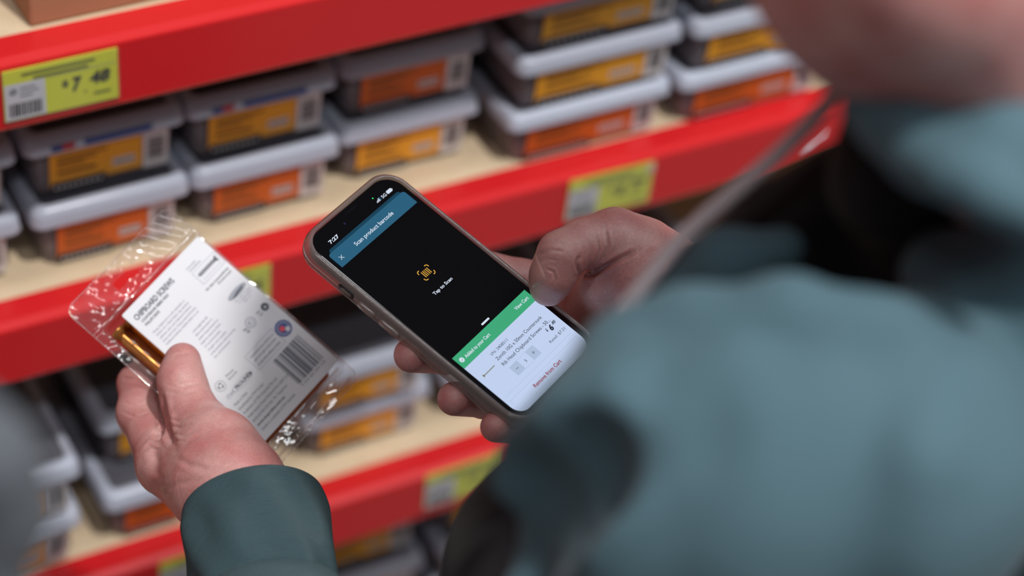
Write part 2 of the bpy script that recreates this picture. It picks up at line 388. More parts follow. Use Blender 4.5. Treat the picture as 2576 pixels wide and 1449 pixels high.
# third level: behind the left hand and under the phone
tub(.3110, .0280, z3, 'clear tub with bright lid in the lower left corner, lower of its pair')
tub(.3110, .0240, z3+PT, 'clear tub with bluish lid in the lower left corner, upper of its pair')
tub(.4400, .0300, z3, 'clear tub with orange label left of the green cuff, lower of its pair', orange=True)
tub(.4470, .0560, z3+PT, 'clear tub with bluish lid behind the left hand, upper of its pair')
tub(.6080, .0500, z3, 'clear tub with golden label just above the third beam between pack and phone')
tub(.6020, .0400, z3+PT, 'clear tub with bluish lid seen between the screw pack and the fingertips')
tub(.7310, .0500, z3, 'clear tub behind the fingertips under the phone, lower of its pair', orange=True)
tub(.7290, .0520, z3+PT, 'clear tub behind the phone and fingers, upper of its pair')
tub(.8550, .0480, z3, 'clear tub hidden mostly by the phone and right hand, lower of its pair')
tub(.8560, .0560, z3+PT, 'clear tub hidden mostly by the right hand, upper of its pair')
# fourth level
for i, x in enumerate((.50, .62, .745, .87)):
    where = ('under the green cuff', 'right of the green cuff', 'left of the dark shirt hem', 'behind the dark shirt hem')[i]
    for k in range(3):
        tub(x, .05+.008*k, z4+PT*k, 'dim tub in the bottom row %s, %s of its stack' % (where, ('lowest', 'middle', 'topmost')[k]))

# ------------------------------------------------------------------ price tickets
def ticket(x, z, label, price, tilt=0, rag=False, w=.0722, h=.0365, white_w=.026):
    root = empty('price_ticket', (x, -.0012, z), Euler((0, tilt, 0)))
    tag(root, label, 'price ticket', 'yellow price tickets on the red beams')
    # local: x right, y = down the face; meshes are turned upright
    def up(bm): bmesh.ops.transform(bm, matrix=Matrix(((1, 0, 0, 0), (0, 0, 1, 0), (0, -1, 0, 0), (0, 0, 0, 1))), verts=bm.verts)
    bm = bmesh.new(); bm_box(bm, 0, w, 0, h, -.0002, .0004); up(bm); from_bm('paper', bm, YEL, root)
    bm = bmesh.new(); quad(bm, .0006, h*.27, white_w, h-.0006, -.0004, 0)
    rnd = random.Random(3); xx = .003
    while xx < white_w-.004:
        ww = rnd.choice((.0005, .0009, .0014)); quad(bm, xx, h*.66, xx+ww, h*.92, -.0006, 1); xx += ww+rnd.choice((.0005, .0009))
    for i in range(3): quad(bm, .010, h*(.36+.08*i), .010+(.010, .012, .008)[i], h*(.39+.08*i), -.0006, 2)
    disc(bm, .006, h*.42, .0025, -.0006, 2)
    up(bm); from_bm('barcode_panel', bm, [WHT, INK, mat('grey_ink', srgb(150, 152, 165), .6)], root, flipcheck=False)
    bm = bmesh.new()
    for i in range(2): quad(bm, w*(.16+.1*i), h*(.10+.10*i), w*(.80-.06*i), h*(.155+.10*i), -.0004, 1)
    quad(bm, w*.38, h*.245, w*.98, h*.285, -.0004, 2)
    if price:
        text_into(bm, '$', w*.505, w*.56, h*.47, h*.13, -.0006, 0, .02)
        text_into(bm, price[0], w*.59, w*.68, h*.52, h*.27, -.0006, 0, .045, .15)
        text_into(bm, '.', w*.70, w*.715, h*.62, h*.24, -.0006, 0, .03)
        text_into(bm, price[1], w*.745, w*.93, h*.47, h*.24, -.0006, 0, .04, .15)
    for i in range(1): quad(bm, w*.78, h*.78, w*.93, h*.83, -.0004, 1)
    up(bm); from_bm('printing', bm, [INK, INKY, mat('faded_yellow', srgb(214, 218, 110), .6)], root, flipcheck=False)
    bm = bmesh.new()
    rr_loft(bm, [(w/2+.0012, h/2+.0012, .002, -.0012), (w/2+.0012, h/2+.0012, .002, -.0009)], cx=w/2, cy=h/2, n=3); up(bm)
    from_bm('clear_sleeve', bm, PVC, root)
    if rag:
        bm = bmesh.new(); disc(bm, w-.0035, .0045, .0038, -.0014, 0); up(bm); from_bm('clear_tab', bm, mat('milky_tab', srgb(205, 190, 170), .4), root)
    return root
ticket(.3230, 1.0643, 'yellow and white price ticket reading $7.48 on the top red beam', ('7', '48'))
ticket(.4275, .8612, 'yellow price ticket half hidden by the right edge of the screw pack', ('6', '85'))
ticket(.7370, .8622, 'blurred yellow and white price ticket above the right hand knuckle', ('10', '77'), tilt=.03, rag=True)
ticket(.6372, .6010, 'blurred yellow and white price ticket left of the dark sleeve fold', ('7', '21'))
ticket(.4150, .5990, 'yellow price ticket barely showing at the bottom edge under the wrist', ('5', '90'))
# torn white sticker at the right end of the second beam
bm = bmesh.new()
pts = [(0, .004), (.010, .0), (.019, .003), (.031, -.001), (.034, .005), (.024, .009), (.016, .008), (.010, .014), (.003, .016)]
vs = [bm.verts.new((x, -.0008, -y)) for x, y in pts]; vs2 = [bm.verts.new((x, -.0004, -y)) for x, y in pts]
bm.faces.new(vs); bm.faces.new(vs2[::-1])
for i in range(len(pts)): bm.faces.new((vs[i], vs2[i], vs2[(i+1) % len(pts)], vs[(i+1) % len(pts)]))
o = from_bm('torn_sticker', bm, WHT); o.location = (.947, 0, .832); o.rotation_euler = (0, -.5, 0); o.scale = (.75, 1, .6)
tag(o, 'small torn white sticker on the red beam beside the jacket collar', 'sticker')

# ------------------------------------------------------------------ frames of the held things
def orth(x, y):
    x = np.array(x)/np.linalg.norm(x); y = np.array(y); y = y-x*(x@y); y /= np.linalg.norm(y); return np.array([x, y, np.cross(x, y)]).T
def held(name, t, Rm):
    o = bpy.data.objects.new(name, None); COL.objects.link(o); o.empty_display_size = .02
    Rw = R.T @ Rm; loc = CAM+R.T @ np.array(t); mm = Matrix.Identity(4)
    for i in range(3):
        for j in range(3): mm[i][j] = Rw[i][j]
        mm[i][3] = loc[i]
    o.matrix_world = mm
    return o, mm
tP = np.array([-.0297, .0047, 1.1962]); RP = orth([.589, -.556, .586], [.763, .623, -.175])
tK = np.array([-.1598, .0284, 1.2843]); RK = orth([.639, -.714, .287], [.752, .658, -.039])

# ------------------------------------------------------------------ phone  (x right, y down the screen, z into the phone)
ph, MP = held('smartphone', tP, RP)
tag(ph, 'smartphone in a clear case held in the right hand, barcode scanning screen lit', 'phone')
GLASS = mat('black_glass', (.004, .004, .006), .09, spec=.5, coat=.3)
METAL = mat('dark_phone_frame', srgb(52, 48, 50), .35, metal=.8)
CASEM = clear('smoky_clear_case', tint=(.80, .74, .71), gloss=.85, rough=.14, haze=.42, hazecol=srgb(172, 156, 150), bump=.12, bscale=120)
RIMM = clear('clear_case_rim', tint=(.86, .82, .80), gloss=.95, rough=.10, haze=.38, hazecol=srgb(190, 178, 178), bump=.1, bscale=150)
yc = -.0021
bm = bmesh.new()
rr_loft(bm, [(.0350, .0750, .0115, .0003), (.0356, .0756, .012, .0012), (.0356, .0756, .012, .0068), (.0350, .0750, .0115, .0076)], cy=yc, n=8)
from_bm('body', bm, METAL, ph, True)
bm = bmesh.new()
rr_loft(bm, [(.0345, .0745, .011, -.0001), (.0352, .0752, .0115, .0002), (.0352, .0752, .0115, .0006)], cy=yc, n=8)
scr = from_bm('screen_glass', bm, GLASS, ph)
bm = bmesh.new()
rr_loft(bm, [(.0358, .0758, .0125, .0020), (.0354, .0754, .012, -.0002), (.0358, .0758, .0125, -.0010), (.0366, .0766, .0130, -.0014), (.0376, .0776, .0138, -.0010),
             (.0385, .0785, .0145, .0002), (.0386, .0786, .0146, .0022), (.0392, .0792, .0150, .0030), (.0393, .0793, .0150, .0050), (.0387, .0787, .0146, .0056), (.0387, .0787, .0146, .0068), (.0392, .0792, .0150, .0074), (.0388, .0788, .0148, .0088), (.0374, .0774, .0138, .0100), (.0350, .0750, .012, .0104)],
        cy=yc, n=10, cap0=False)
case = from_bm('case', bm, CASEM, ph, True)
bm = bmesh.new()
rr_loft(bm, [(.0353, .0753, .0116, -.0004), (.0356, .0756, .0120, -.0013), (.0363, .0763, .0128, -.0018), (.0372, .0772, .0134, -.0013), (.0374, .0774, .0136, -.0006)], cy=yc, n=10, cap0=False, cap1=False)
from_bm('rim', bm, RIMM, case, True)
# side keys: rounded pads standing on the left wall
def key_pad(y0, y1, name, material, out, wz=.0022):
    bm = bmesh.new(); cyy = (y0+y1)/2; hl = (y1-y0)/2
    rr_loft(bm, [(hl, wz, wz*.95, 0), (hl, wz, wz*.95, out*.6), (hl-.0006, wz-.0005, wz*.8, out)], n=5)
    bmesh.ops.transform(bm, matrix=Matrix(((0, 0, -1, -.0388), (1, 0, 0, cyy), (0, 1, 0, .0046), (0, 0, 0, 1))), verts=bm.verts)
    return from_bm(name, bm, material, case, True)
key_pad(-.0490, -.0378, 'switch_cutout', mat('dark_cutout', srgb(28, 26, 28), .4), .0007, .0024)
key_pad(-.0470, -.0395, 'switch', mat('grey_switch', srgb(122, 118, 108), .3, metal=.6), .0011, .0011)
key_pad(-.0345, -.0228, 'volume_key', CASEM, .0020)
key_pad(-.0195, -.0062, 'volume_key', CASEM, .0020)

PTm = 64.5/390/1000
SX = lambda x: (x-195)*PTm
SY = lambda y: (y-422)*PTm
def sbm(name, mats, fn):
    bm = bmesh.new(); fn(bm)
    for v in bm.verts: v.co.x = (v.co.x-195)*PTm; v.co.y = (v.co.y-422)*PTm
    return from_bm(name, bm, mats, scr, flipcheck=False)
E_TEAL, E_TEAL2 = emis('teal_bar', (44, 96, 124), 1), emis('dark_teal_bar', (26, 66, 88), 1)
E_GRN, E_WHT, E_TXT = emis('green_bar', (64, 168, 122), 1), emis('screen_white', (192, 208, 238), 1.0), emis('screen_light_text', (215, 225, 240), 1)
E_YEL, E_BTN, E_LINE, E_DK, E_GR = emis('amber_icon', (226, 170, 72), 1), emis('button_grey', (172, 190, 218), 1), emis('thin_line', (160, 176, 205), 1), emis('screen_dark_text', (38, 44, 58), 1), emis('screen_grey_text', (80, 90, 110), 1)
E_RED, E_SCR = emis('screen_red_text', (150, 34, 62), 1), emis('screen_screw', (120, 118, 84), 1)
Z1, Z2, Z3 = -.00022, -.00030, -.00038
def f(bm):                                   # header bar with rounded top
    def rt(x0, x1, y0, y1, r, z, mi):
        p = [(x0, y1), (x0, y0+r)]+[(x0+r-r*math.cos(a), y0+r-r*math.sin(a)) for a in (math.pi/6, math.pi/3, math.pi/2)]
        p += [(x1-r+r*math.sin(a), y0+r-r*math.cos(a)) for a in (0, math.pi/6, math.pi/3, math.pi/2)]+[(x1, y1)]
        poly(bm, p, z, mi)
    rt(15, 375, 28, 60, 9, Z1, 1); rt(1, 389, 39, 100, 11, Z2, 0)
    seg(bm, 22, 66, 36, 80, 1.8, Z3, 2); seg(bm, 36, 66, 22, 80, 1.8, Z3, 2)
    text_into(bm, 'Scan product barcode', 100, 293, 70, 15, Z3, 2, .012)
sbm('header_bar', [E_TEAL, E_TEAL2, E_TXT], f)
def f(bm):
    text_into(bm, '7:27', 42, 87, 10, 13, Z2, 0, .03)
    for i in range(4): quad(bm, 285+6*i, 14-(5, 8, 11, 13)[i], 289+6*i, 14, Z2, 0 if i < 3 else 2)
    text_into(bm, '5G', 313, 334, 8.5, 12, Z2, 0, .015)
    poly(bm, rr_pts(12.5, 6.2, 3.5, 4, 352, 8.5), Z2, 0); quad(bm, 365.5, 6, 367, 11, Z2, 0)
    disc(bm, 287, -9, 2.6, Z2, 1)
sbm('status_icons', [E_TXT, emis('green_dot', (60, 220, 110), 1.3), E_TEAL], f)
def f(bm):
    disc(bm, 138, -6, 6.5, Z1, 0); disc(bm, 138, -6, 2.0, Z2, 1)
    poly(bm, rr_pts(30, 1.6, 1.5, 3, 195, -27), Z1, 0)
sbm('front_camera', [mat('camera_lens_black', (.012, .012, .02), .2), emis('blue_glint', (40, 50, 120), 1)], f)
def f(bm):                                   # scan symbol
    cx, cy = 194, 297
    for sx in (-1, 1):
        for sy in (-1, 1):
            r = 9; ex, ey = cx+sx*27, cy+sy*22
            a0 = {(-1, -1): 180, (1, -1): 270, (1, 1): 0, (-1, 1): 90}[(sx, sy)]
            ringflat(bm, ex-sx*r, ey-sy*r, r-3.2, r, Z2, 0, 28, 1, a0-6, a0+96)
            seg(bm, ex-sx*r, ey-sy*1.6, ex-sx*(r+4), ey-sy*1.6, 3.2, Z2, 0); seg(bm, ex-sx*1.6, ey-sy*r, ex-sx*1.6, ey-sy*(r+3), 3.2, Z2, 0)
    for i in range(5): quad(bm, cx-15+7*i-.0, cy-12, cx-15+7*i+(3.0 if i != 2 else 2.4), cy+12, Z2, 0)
sbm('scan_symbol', [E_YEL], f)
sbm('scan_caption', [E_TXT], lambda bm: text_into(bm, 'Tap to Scan', 146, 241, 366, 12, Z2, 0, .018))
sbm('home_bar', [E_TXT], lambda bm: poly(bm, rr_pts(20, 3.4, 3.4, 4, 193, 547), Z2, 0))
def f(bm):
    quad(bm, 1, 560, 389, 611, Z1, 0)
    disc(bm, 21, 585, 9, Z2, 1); seg(bm, 17, 585, 20, 588.5, 1.8, Z3, 0); seg(bm, 20, 588.5, 25.5, 581.5, 1.8, Z3, 0)
    text_into(bm, 'Added to your Cart', 37, 165, 585, 12.5, Z3, 1, .016)
    text_into(bm, 'View Cart', 304, 374, 585, 12.5, Z3, 1, .016)
sbm('cart_banner', [E_GRN, E_TXT], f)
def f(bm):
    x0, x1, y0, y1, r = 1, 389, 611, 844, 44
    p = [(x0, y0)]+[(x0+r-r*math.cos(a), y1-r+r*math.sin(a)) for a in [math.pi/2*k/8 for k in range(9)]]
    p += [(x1-r+r*math.sin(a), y1-r+r*math.cos(a)) for a in [math.pi/2*k/8 for k in range(9)]]+[(x1, y0)]
    poly(bm, p, Z1, 0)
    text_into(bm, 'I/N: 2408511', 107, 192, 638, 10.5, Z3, 4, .004)
    text_into(bm, 'Zenith 10G x 50mm Countersunk', 106, 347, 661, 13, Z3, 3, .002)
    text_into(bm, 'Rib Head Chipboard Screws - 50...', 105, 358, 686.5, 13, Z3, 3, .002)
    text_into(bm, '$', 316, 323, 706, 11, Z3, 3, .03, .2)
    text_into(bm, '6', 331, 346, 710, 20, Z3, 3, .05, .2)
    text_into(bm, '.85', 350, 370, 703, 10, Z3, 3, .03, .2)
    text_into(bm, 'Retail: $7.21', 290, 372, 742, 10.5, Z3, 4, .003)
    quad(bm, 112, 708, 152, 748, Z2, 1); quad(bm, 198, 708, 238, 748, Z2, 1)
    for yy in (708, 748): seg(bm, 152, yy, 198, yy, .7, Z2, 2)
    text_into(bm, '5', 171, 178, 729, 11, Z3, 3)
    seg(bm, 125, 728, 137, 728, 1.6, Z3, 3); seg(bm, 212, 728, 224, 728, 1.4, Z3, 3); seg(bm, 218, 722, 218, 734, 1.4, Z3, 3)
    seg(bm, 16, 768, 374, 768, .8, Z2, 2)
    for (a, b, c, d) in ((16, 787, 372, 787), (16, 828, 372, 828), (16, 787, 16, 828), (372, 787, 372, 828)): seg(bm, a, b, c, d, .8, Z2, 2)
    text_into(bm, 'Remove from Cart', 118, 262, 807, 13.5, Z3, 5, .018)
    seg(bm, 29, 671, 80, 670.5, 3.0, Z2, 6); poly(bm, [(24, 665), (31, 669), (31, 673), (24, 677)], Z3, 6); poly(bm, [(79, 668.5), (86, 670.5), (79, 672.5)], Z3, 6)
sbm('cart_panel', [E_WHT, E_BTN, E_LINE, E_DK, E_GR, E_RED, E_SCR], f)

# ------------------------------------------------------------------ screw pack (mm: x across, y down the card, z behind it)
pk, MK = held('screw_pack', tK, RK)
tag(pk, 'clear plastic clamshell pack of chipboard screws with white printed card, in the left hand', 'pack')
CARDW = mat('white_gloss_card', srgb(216, 217, 222), .45, spec=.3, coat=.05)
PINK, PGREY = mat('dark_print', srgb(62, 66, 82), .5), mat('grey_print', srgb(128, 132, 152), .5)
PBLUE, PRED = mat('blue_print', srgb(48, 72, 138), .5), mat('red_print', srgb(225, 60, 80), .5)
PLAST = clear('crinkled_clear_plastic', tint=(.97, .96, .96), gloss=1.0, rough=.05, haze=.05, hazecol=(.75, .73, .74), bump=.55, bscale=55, bdist=.002, base=.09)
PLAST2 = clear('clear_blister_plastic', tint=(.95, .94, .93), gloss=1.0, rough=.05, haze=.05, hazecol=(.7, .68, .68), bump=.07, bscale=80, bdist=.001, base=.13)
MM = .001
def pbm(name, mats, fn, parent, smooth=False, fc=False):
    bm = bmesh.new(); fn(bm)
    for v in bm.verts: v.co *= MM
    return from_bm(name, bm, mats, parent, smooth, flipcheck=fc)
def f(bm): rr_loft(bm, [(31.8, 54, 1.0, 0), (31.8, 54, 1.0, .45)], n=3)
card = pbm('back_card', CARDW, f, pk, fc=True)
ZC, ZC2 = -.10, -.16
def f(bm):
    T = lambda s, x0, x1, y, c, b=.0, mi=0: text_into(bm, s, x0, x1, y, c, ZC2, mi, b, 0, 2)
    T('CHIPBOARD SCREWS', -28.2, 3.2, -47.2, 3.5, .03); T('COUNTERSUNK RIBBED HEAD', -26.8, -5.0, -43.2, 1.7, .02); T('PHILLIPS DRIVE', -26.8, -15.6, -40.3, 1.7, .02)
    for i, (s, x1) in enumerate((('Fixing chipboard or soft materials to', -1.6), ('timber for a flush finish. Eg, kitchen', -.8), ('cabinets, pine and chipboard shelves,', -1.2), ('boxes and crates. Fixing veneered boards,', 0), ('hardboard underlay. Suitable timber to, etc.', -.4))):
        T(s, -27.2, x1, -34.3+2.5*i, 1.35, .0, 1)
    for i, (s, x0, x1) in enumerate((('screw length that will', -12, 0), ('allow penetration of', -12.5, 1), ('timber being fastened to', -13, 3), ('length by using two thirds', -14, 2), ('of recommended', -14, -1), ('length and quality', -14, 1), ('screw pressure until screw the', -15, 5.5), ('two and fastened', -15, -2))):
        T(s, x0, x1, -18.2+2.7*i, 1.4, .0, 1)
    T('POZI DRIVE', 12.6, 20, -45.2, 1.1, 0, 1); T('COUNTERSUNK', 12.8, 22, -43.2, 1.1, 0, 1)
    for (a, b, c, d) in ((13, -41.2, 31, -41.2), (13, -32.2, 31, -32.2), (13, -41.2, 13, -32.2), (31, -41.2, 31, -32.2)): seg(bm, a, b, c, d, .22, ZC, 1)
    seg(bm, 14.5, -37.6, 27, -37.6, .9, ZC, 0)
    for i in range(9): seg(bm, 15.3+1.35*i, -39.0, 16.1+1.35*i, -36.2, .55, ZC, 0)
    poly(bm, [(27, -38.2), (29.6, -39.8), (29.6, -35.4), (27, -37.0)], ZC, 0)
    for i in range(10): seg(bm, 15+1.5*i, -34.4, 15.7+1.5*i, -33.6, .3, ZC, 1)
    T('10G x 50mm Countersunk Rib Head', 11.2, 29.5, -28.9, 1.3, .02); T('50 screws in pack', 18.8, 29.5, -26.6, 1.3, .02)
    # oval badge
    disc(bm, 22.5, -15.6, 6.6, ZC, 2, 28, 2.0); ringflat(bm, 22.5, -15.6, 6.7, 7.0, ZC, 0, 28, .32)
    poly(bm, [(17, -14.4), (22, -15.9), (28, -16.2), (26, -14.6), (20, -14.0)], ZC2, 0)
    T('Use with corded', 17, 29.5, -12.2, 1.1, 0, 1); T('or cordless drivers', 18, 29, -10.4, 1.1, 0, 1); T('No. 2', 21, 26, -8.6, 1.1, 0, 1)
    # warning triangle and round symbol with captions
    disc(bm, 26.6, 2.0, 2.5, ZC, 0, 9); disc(bm, 26.6, 2.2, 1.0, ZC2, 3, 3)
    T('Wear', 20.3, 23.2, 1.2, 1.3, 0, 0); T('eyes', 20.6, 23.2, 3.2, 1.3, 0, 0)
    ringflat(bm, 14.2, 2.2, 2.8, 3.2, ZC, 1); ringflat(bm, 14.2, 2.2, 1.5, 1.8, ZC, 1); disc(bm, 13.6, 2.0, .5, ZC, 0, 8)
    T('No.', 8.0, 10.6, 2.6, 1.5, .02); T('#2', 8.6, 10.6, 4.6, 1.5, .02)
    # round logo
    disc(bm, 24.3, 18.2, 5.0, ZC, 4, 32); ringflat(bm, 24.3, 18.2, 3.4, 3.7, ZC2, 3); disc(bm, 23.6, 17.9, 1.7, ZC2-.05, 5, 16)
    disc(bm, 25.9, 20.2, 1.5, ZC2, 3, 14)
    # boxed paragraph
    for (a, b, c, d) in ((-3, 13.2, 19.4, 13.2), (-3, 24.4, 19.4, 24.4), (-3, 13.2, -3, 24.4), (19.4, 13.2, 19.4, 24.4)): seg(bm, a, b, c, d, .2, ZC, 1)
    T('In the interest of our customers, we', -1.2, 17.8, 15.8, 1.4, 0, 0); T('reserve the right to alter product', -1.2, 17.0, 18.7, 1.4, 0, 0); T('at any time without notice.', -1.2, 17.4, 21.8, 1.5, .01, 0)
    # recycling mark
    ringflat(bm, -24.6, 14.4, 2.9, 3.15, ZC, 0)
    for a in (0, 120, 240): ringflat(bm, -24.6, 14.4, 1.0, 1.8, ZC2, 0, 28, 1, a+15, a+100)
    T('Please', -18.4, -12.6, 13.0, 1.4, 0, 0); T('Recycle', -18.6, -12.2, 15.2, 1.4, 0, 0)
    T('ITW', -27, -22.4, 22.0, 2.6, 0, 1); T('PROLINE', -19.8, -8.8, 21.6, 2.3, .03)
    ringflat(bm, -14.5, 21.8, 7.4, 7.8, ZC, 0, 32, .30); poly(bm, [(-8.6, 20.6), (-6.6, 21.8), (-8.6, 23.0)], ZC2, 0)
    for i, (s, x1, b) in enumerate((('Made in China', -17.5, 0), ('Distributed by ITW Proline', -7.5, 0), ('A division of ITW Australia Pty Ltd', 0, 0), ('74-84 Newton Road Wetherill Park NSW 2164', 6.5, 0), ('ACN 63 004 235 063  Ph: Telephone', 1.0, 0), ('www.itwproline.com.au', -5.0, .03), ('Zenith is a trademark of ITW Australia', 0, 0))):
        T(s, -27.6, x1, 27.6+3.45*i, 1.6, b, 0)
    # bar code
    rnd = random.Random(12); x = 6.0
    while x < 26.6:
        wd = rnd.choice((.28, .28, .5, .5, .8, 1.15)); seg(bm, x+wd/2, 26.6, x+wd/2, 46.6, wd, ZC, 0); x += wd+rnd.choice((.3, .3, .5, .9))
    T('9 310 365 054 218', 6.6, 26, 48.2, 1.5, 0, 0)
pbm('printing', [PINK, PGREY, mat('grey_badge', srgb(150, 154, 166), .5), CARDW, PBLUE, PRED], f, card)
# flat sheet with hang tab, gently buckled, made from a grid
def f(bm):
    nx, ny = 84, 148; x0, y0 = -51, -79; grid = {}
    rnd = np.random.RandomState(5); ph_ = rnd.rand(8)*6.28
    def inside(x, y):
        r = 6; X0, X1, Y0, Y1 = -51, 33, -79, 69
        cx = min(max(x, X0+r), X1-r); cy = min(max(y, Y0+r), Y1-r)
        if math.hypot(x-cx, y-cy) > r+.01: return False
        if -56.5 < y and -45.5 < x < 31.0 and y < 56: return False     # window where the card sits
        if -70 < y < -65 and -22 < x < 4: return False                 # hang slot
        if -74 < y < -64 and -12 < x < -6: return False
        return True
    def H(x, y):
        z = .35*math.sin(x*.21+ph_[0])+.25*math.sin(y*.17+x*.1+ph_[1])
        if y < -55:
            t = min(1, (-55-y)/8); z += t*(1.6*math.sin(x*.33+y*.21+ph_[2])*math.exp(-((x+40)/16)**2)+1.1*math.sin(y*.8+x*.45+ph_[3])*math.exp(-((x+12)/14)**2)+.7*math.sin(x*.6-y*.3)+2.2*((-55-y)/24)**2)
        if abs(y+57.5) < 1.6: z -= 1.2*(1-abs(y+57.5)/1.6)
        return z+.2
    def V(i, j):
        if (i, j) not in grid: grid[(i, j)] = bm.verts.new((x0+i, y0+j, H(x0+i, y0+j)))
        return grid[(i, j)]
    for i in range(nx):
        for j in range(ny):
            if inside(x0+i+.5, y0+j+.5): bm.faces.new((V(i, j), V(i+1, j), V(i+1, j+1), V(i, j+1)))
pbm('clear_sheet', PLAST, f, pk, True)
# raised edge bead round the sheet
def tube(bm, pts, r, n=8, closed=False):
    P = [Vector(p) for p in pts]; rings = []
    for i, p in enumerate(P):
        a = P[(i-1) % len(P)] if (closed or i) else P[0]; b = P[(i+1) % len(P)] if (closed or i < len(P)-1) else P[-1]
        t = (b-a).normalized(); u = t.cross(Vector((0, 0, 1)) if abs(t.z) < .9 else Vector((1, 0, 0))).normalized(); v = t.cross(u)
        rr = r[i] if isinstance(r, (list, tuple)) else r
        rings.append([p+u*rr*math.cos(2*math.pi*k/n)+v*rr*math.sin(2*math.pi*k/n) for k in range(n)])
    if closed: rings.append(rings[0]); 
    if closed:
        vs = [[bm.verts.new(q) for q in rg] for rg in rings[:-1]]
        for i in range(len(vs)):
            A, B = vs[i], vs[(i+1) % len(vs)]
            for k in range(n): bm.faces.new((A[k], A[(k+1) % n], B[(k+1) % n], B[k]))
    else: loft(bm, rings)
def f(bm):
    tube(bm, [(x, y, .2) for x, y in rr_pts(42, 74, 6, 6, -9, -5)], .38, 6, True)
pbm('edge_bead', PLAST2, f, pk, True)
# blister cavity behind the card, stepped at the bottom end
def f(bm):
    rr_loft(bm, [(39.5, 59.5, 6, .5), (39.0, 59.0, 6, 2), (37.6, 57.6, 6, 2.6), (37.2, 57.2, 6, 15), (34.5, 54.5, 6, 19.5)], n=6, cx=-6.8, cy=1.0, cap0=False)
bl = pbm('blister', PLAST2, f, pk, True, True)
bm_ins = mat('orange_insert', srgb(176, 92, 44), .55, noise=.12, nscale=60)
def f(bm): rr_loft(bm, [(34.0, 54.0, 5, 17.6), (34.0, 54.0, 5, 17.9)], n=5, cx=-6.8, cy=1.0)
pbm('front_insert', bm_ins, f, pk, True, True)
def f(bm):                                   # ribs pressed into the left wall and the bottom end
    for i in range(9):
        y = -40+9.6*i; tube(bm, [(-45.2, y-2.6, 1.0), (-45.8, y, .0), (-45.2, y+2.6, 1.0)], [.5, 1.0, .5], 8)
        tube(bm, [(-38.2, y-1.2, 1.6), (-38.6, y+1.6, .6), (-38.2, y+4.4, 1.6)], [.4, .9, .4], 8)
    for i in range(4):
        x = -30+15.5*i; tube(bm, [(x-5, 60.4, 1.5), (x, 60.9, -.4), (x+5, 60.4, 1.5)], [.6, 1.5, .6], 8)
    tube(bm, [(-36, 56.6, .6), (-10, 57.0, -.6), (28, 56.6, .4)], [.8, 1.2, .8], 8)
    tube(bm, [(-36, 65.4, .6), (-5, 66.2, -.8), (29, 65.4, .6)], [.8, 1.3, 1.0], 8)
pbm('moulded_ribs', PLAST2, f, bl, True)
# screws inside the pack
GOLD = mat('zinc_yellow_steel', srgb(196, 132, 70), .32, metal=.85, noise=.2, nscale=400)
def make_screw():
    bm = bmesh.new(); rings = []; L = .050; nseg = 60
    prof = [(-.0, .0001), (-.0, .0044), (.0008, .0044), (.0042, .0020)]
    for i in range(nseg+1):
        t = i/nseg; x = .0045+(L-.0095)*t; rr_ = .0017+(.0006 if (i % 2) else -.0001); prof.append((x, rr_ if x > .012 else .0017))
    prof.append((L, .0001))
    for x, r_ in prof: rings.append([(x, r_*math.cos(2*math.pi*k/10), r_*math.sin(2*math.pi*k/10)) for k in range(10)])
    loft(bm, rings); return bm
s0 = from_bm('chipboard_screw', make_screw(), GOLD, None, True)
n_s = 0
rnd = random.Random(4)
for ix in range(5):
    for iy in range(2):
        for iz in range(4):
            o = s0 if n_s == 0 else s0.copy()
            if n_s: COL.objects.link(o)
            flip = (ix+iz) % 2
            loc = Vector(((-39.0+ix*8.4+rnd.uniform(-.3, .3))*MM, (-50.5+iy*52.0+(50 if flip else 0)+rnd.uniform(-.4, .4))*MM, (15.2-iz*3.9)*MM if False else (4.6+iz*3.5)*MM))
            rot = Euler((0, 0, math.radians(-90 if flip else 90)+rnd.uniform(-.02, .02))).to_matrix().to_4x4()
            o.matrix_world = MK @ Matrix.Translation(loc) @ rot
            tag(o, 'golden countersunk screw lying inside the clear pack behind the white card', 'screw', 'golden screws inside the clear pack'); n_s += 1

# ------------------------------------------------------------------ the shopper
man = empty('person', (.55, -.72, 0))
tag(man, 'person in open green jacket and black shirt, seen over the shoulder, holding phone and pack', 'person')
inv_man = Matrix.Translation((-.55, .72, 0))
def own(o):                                  # keep world place while parented
    o.parent = man; o.matrix_parent_inverse = inv_man; return o
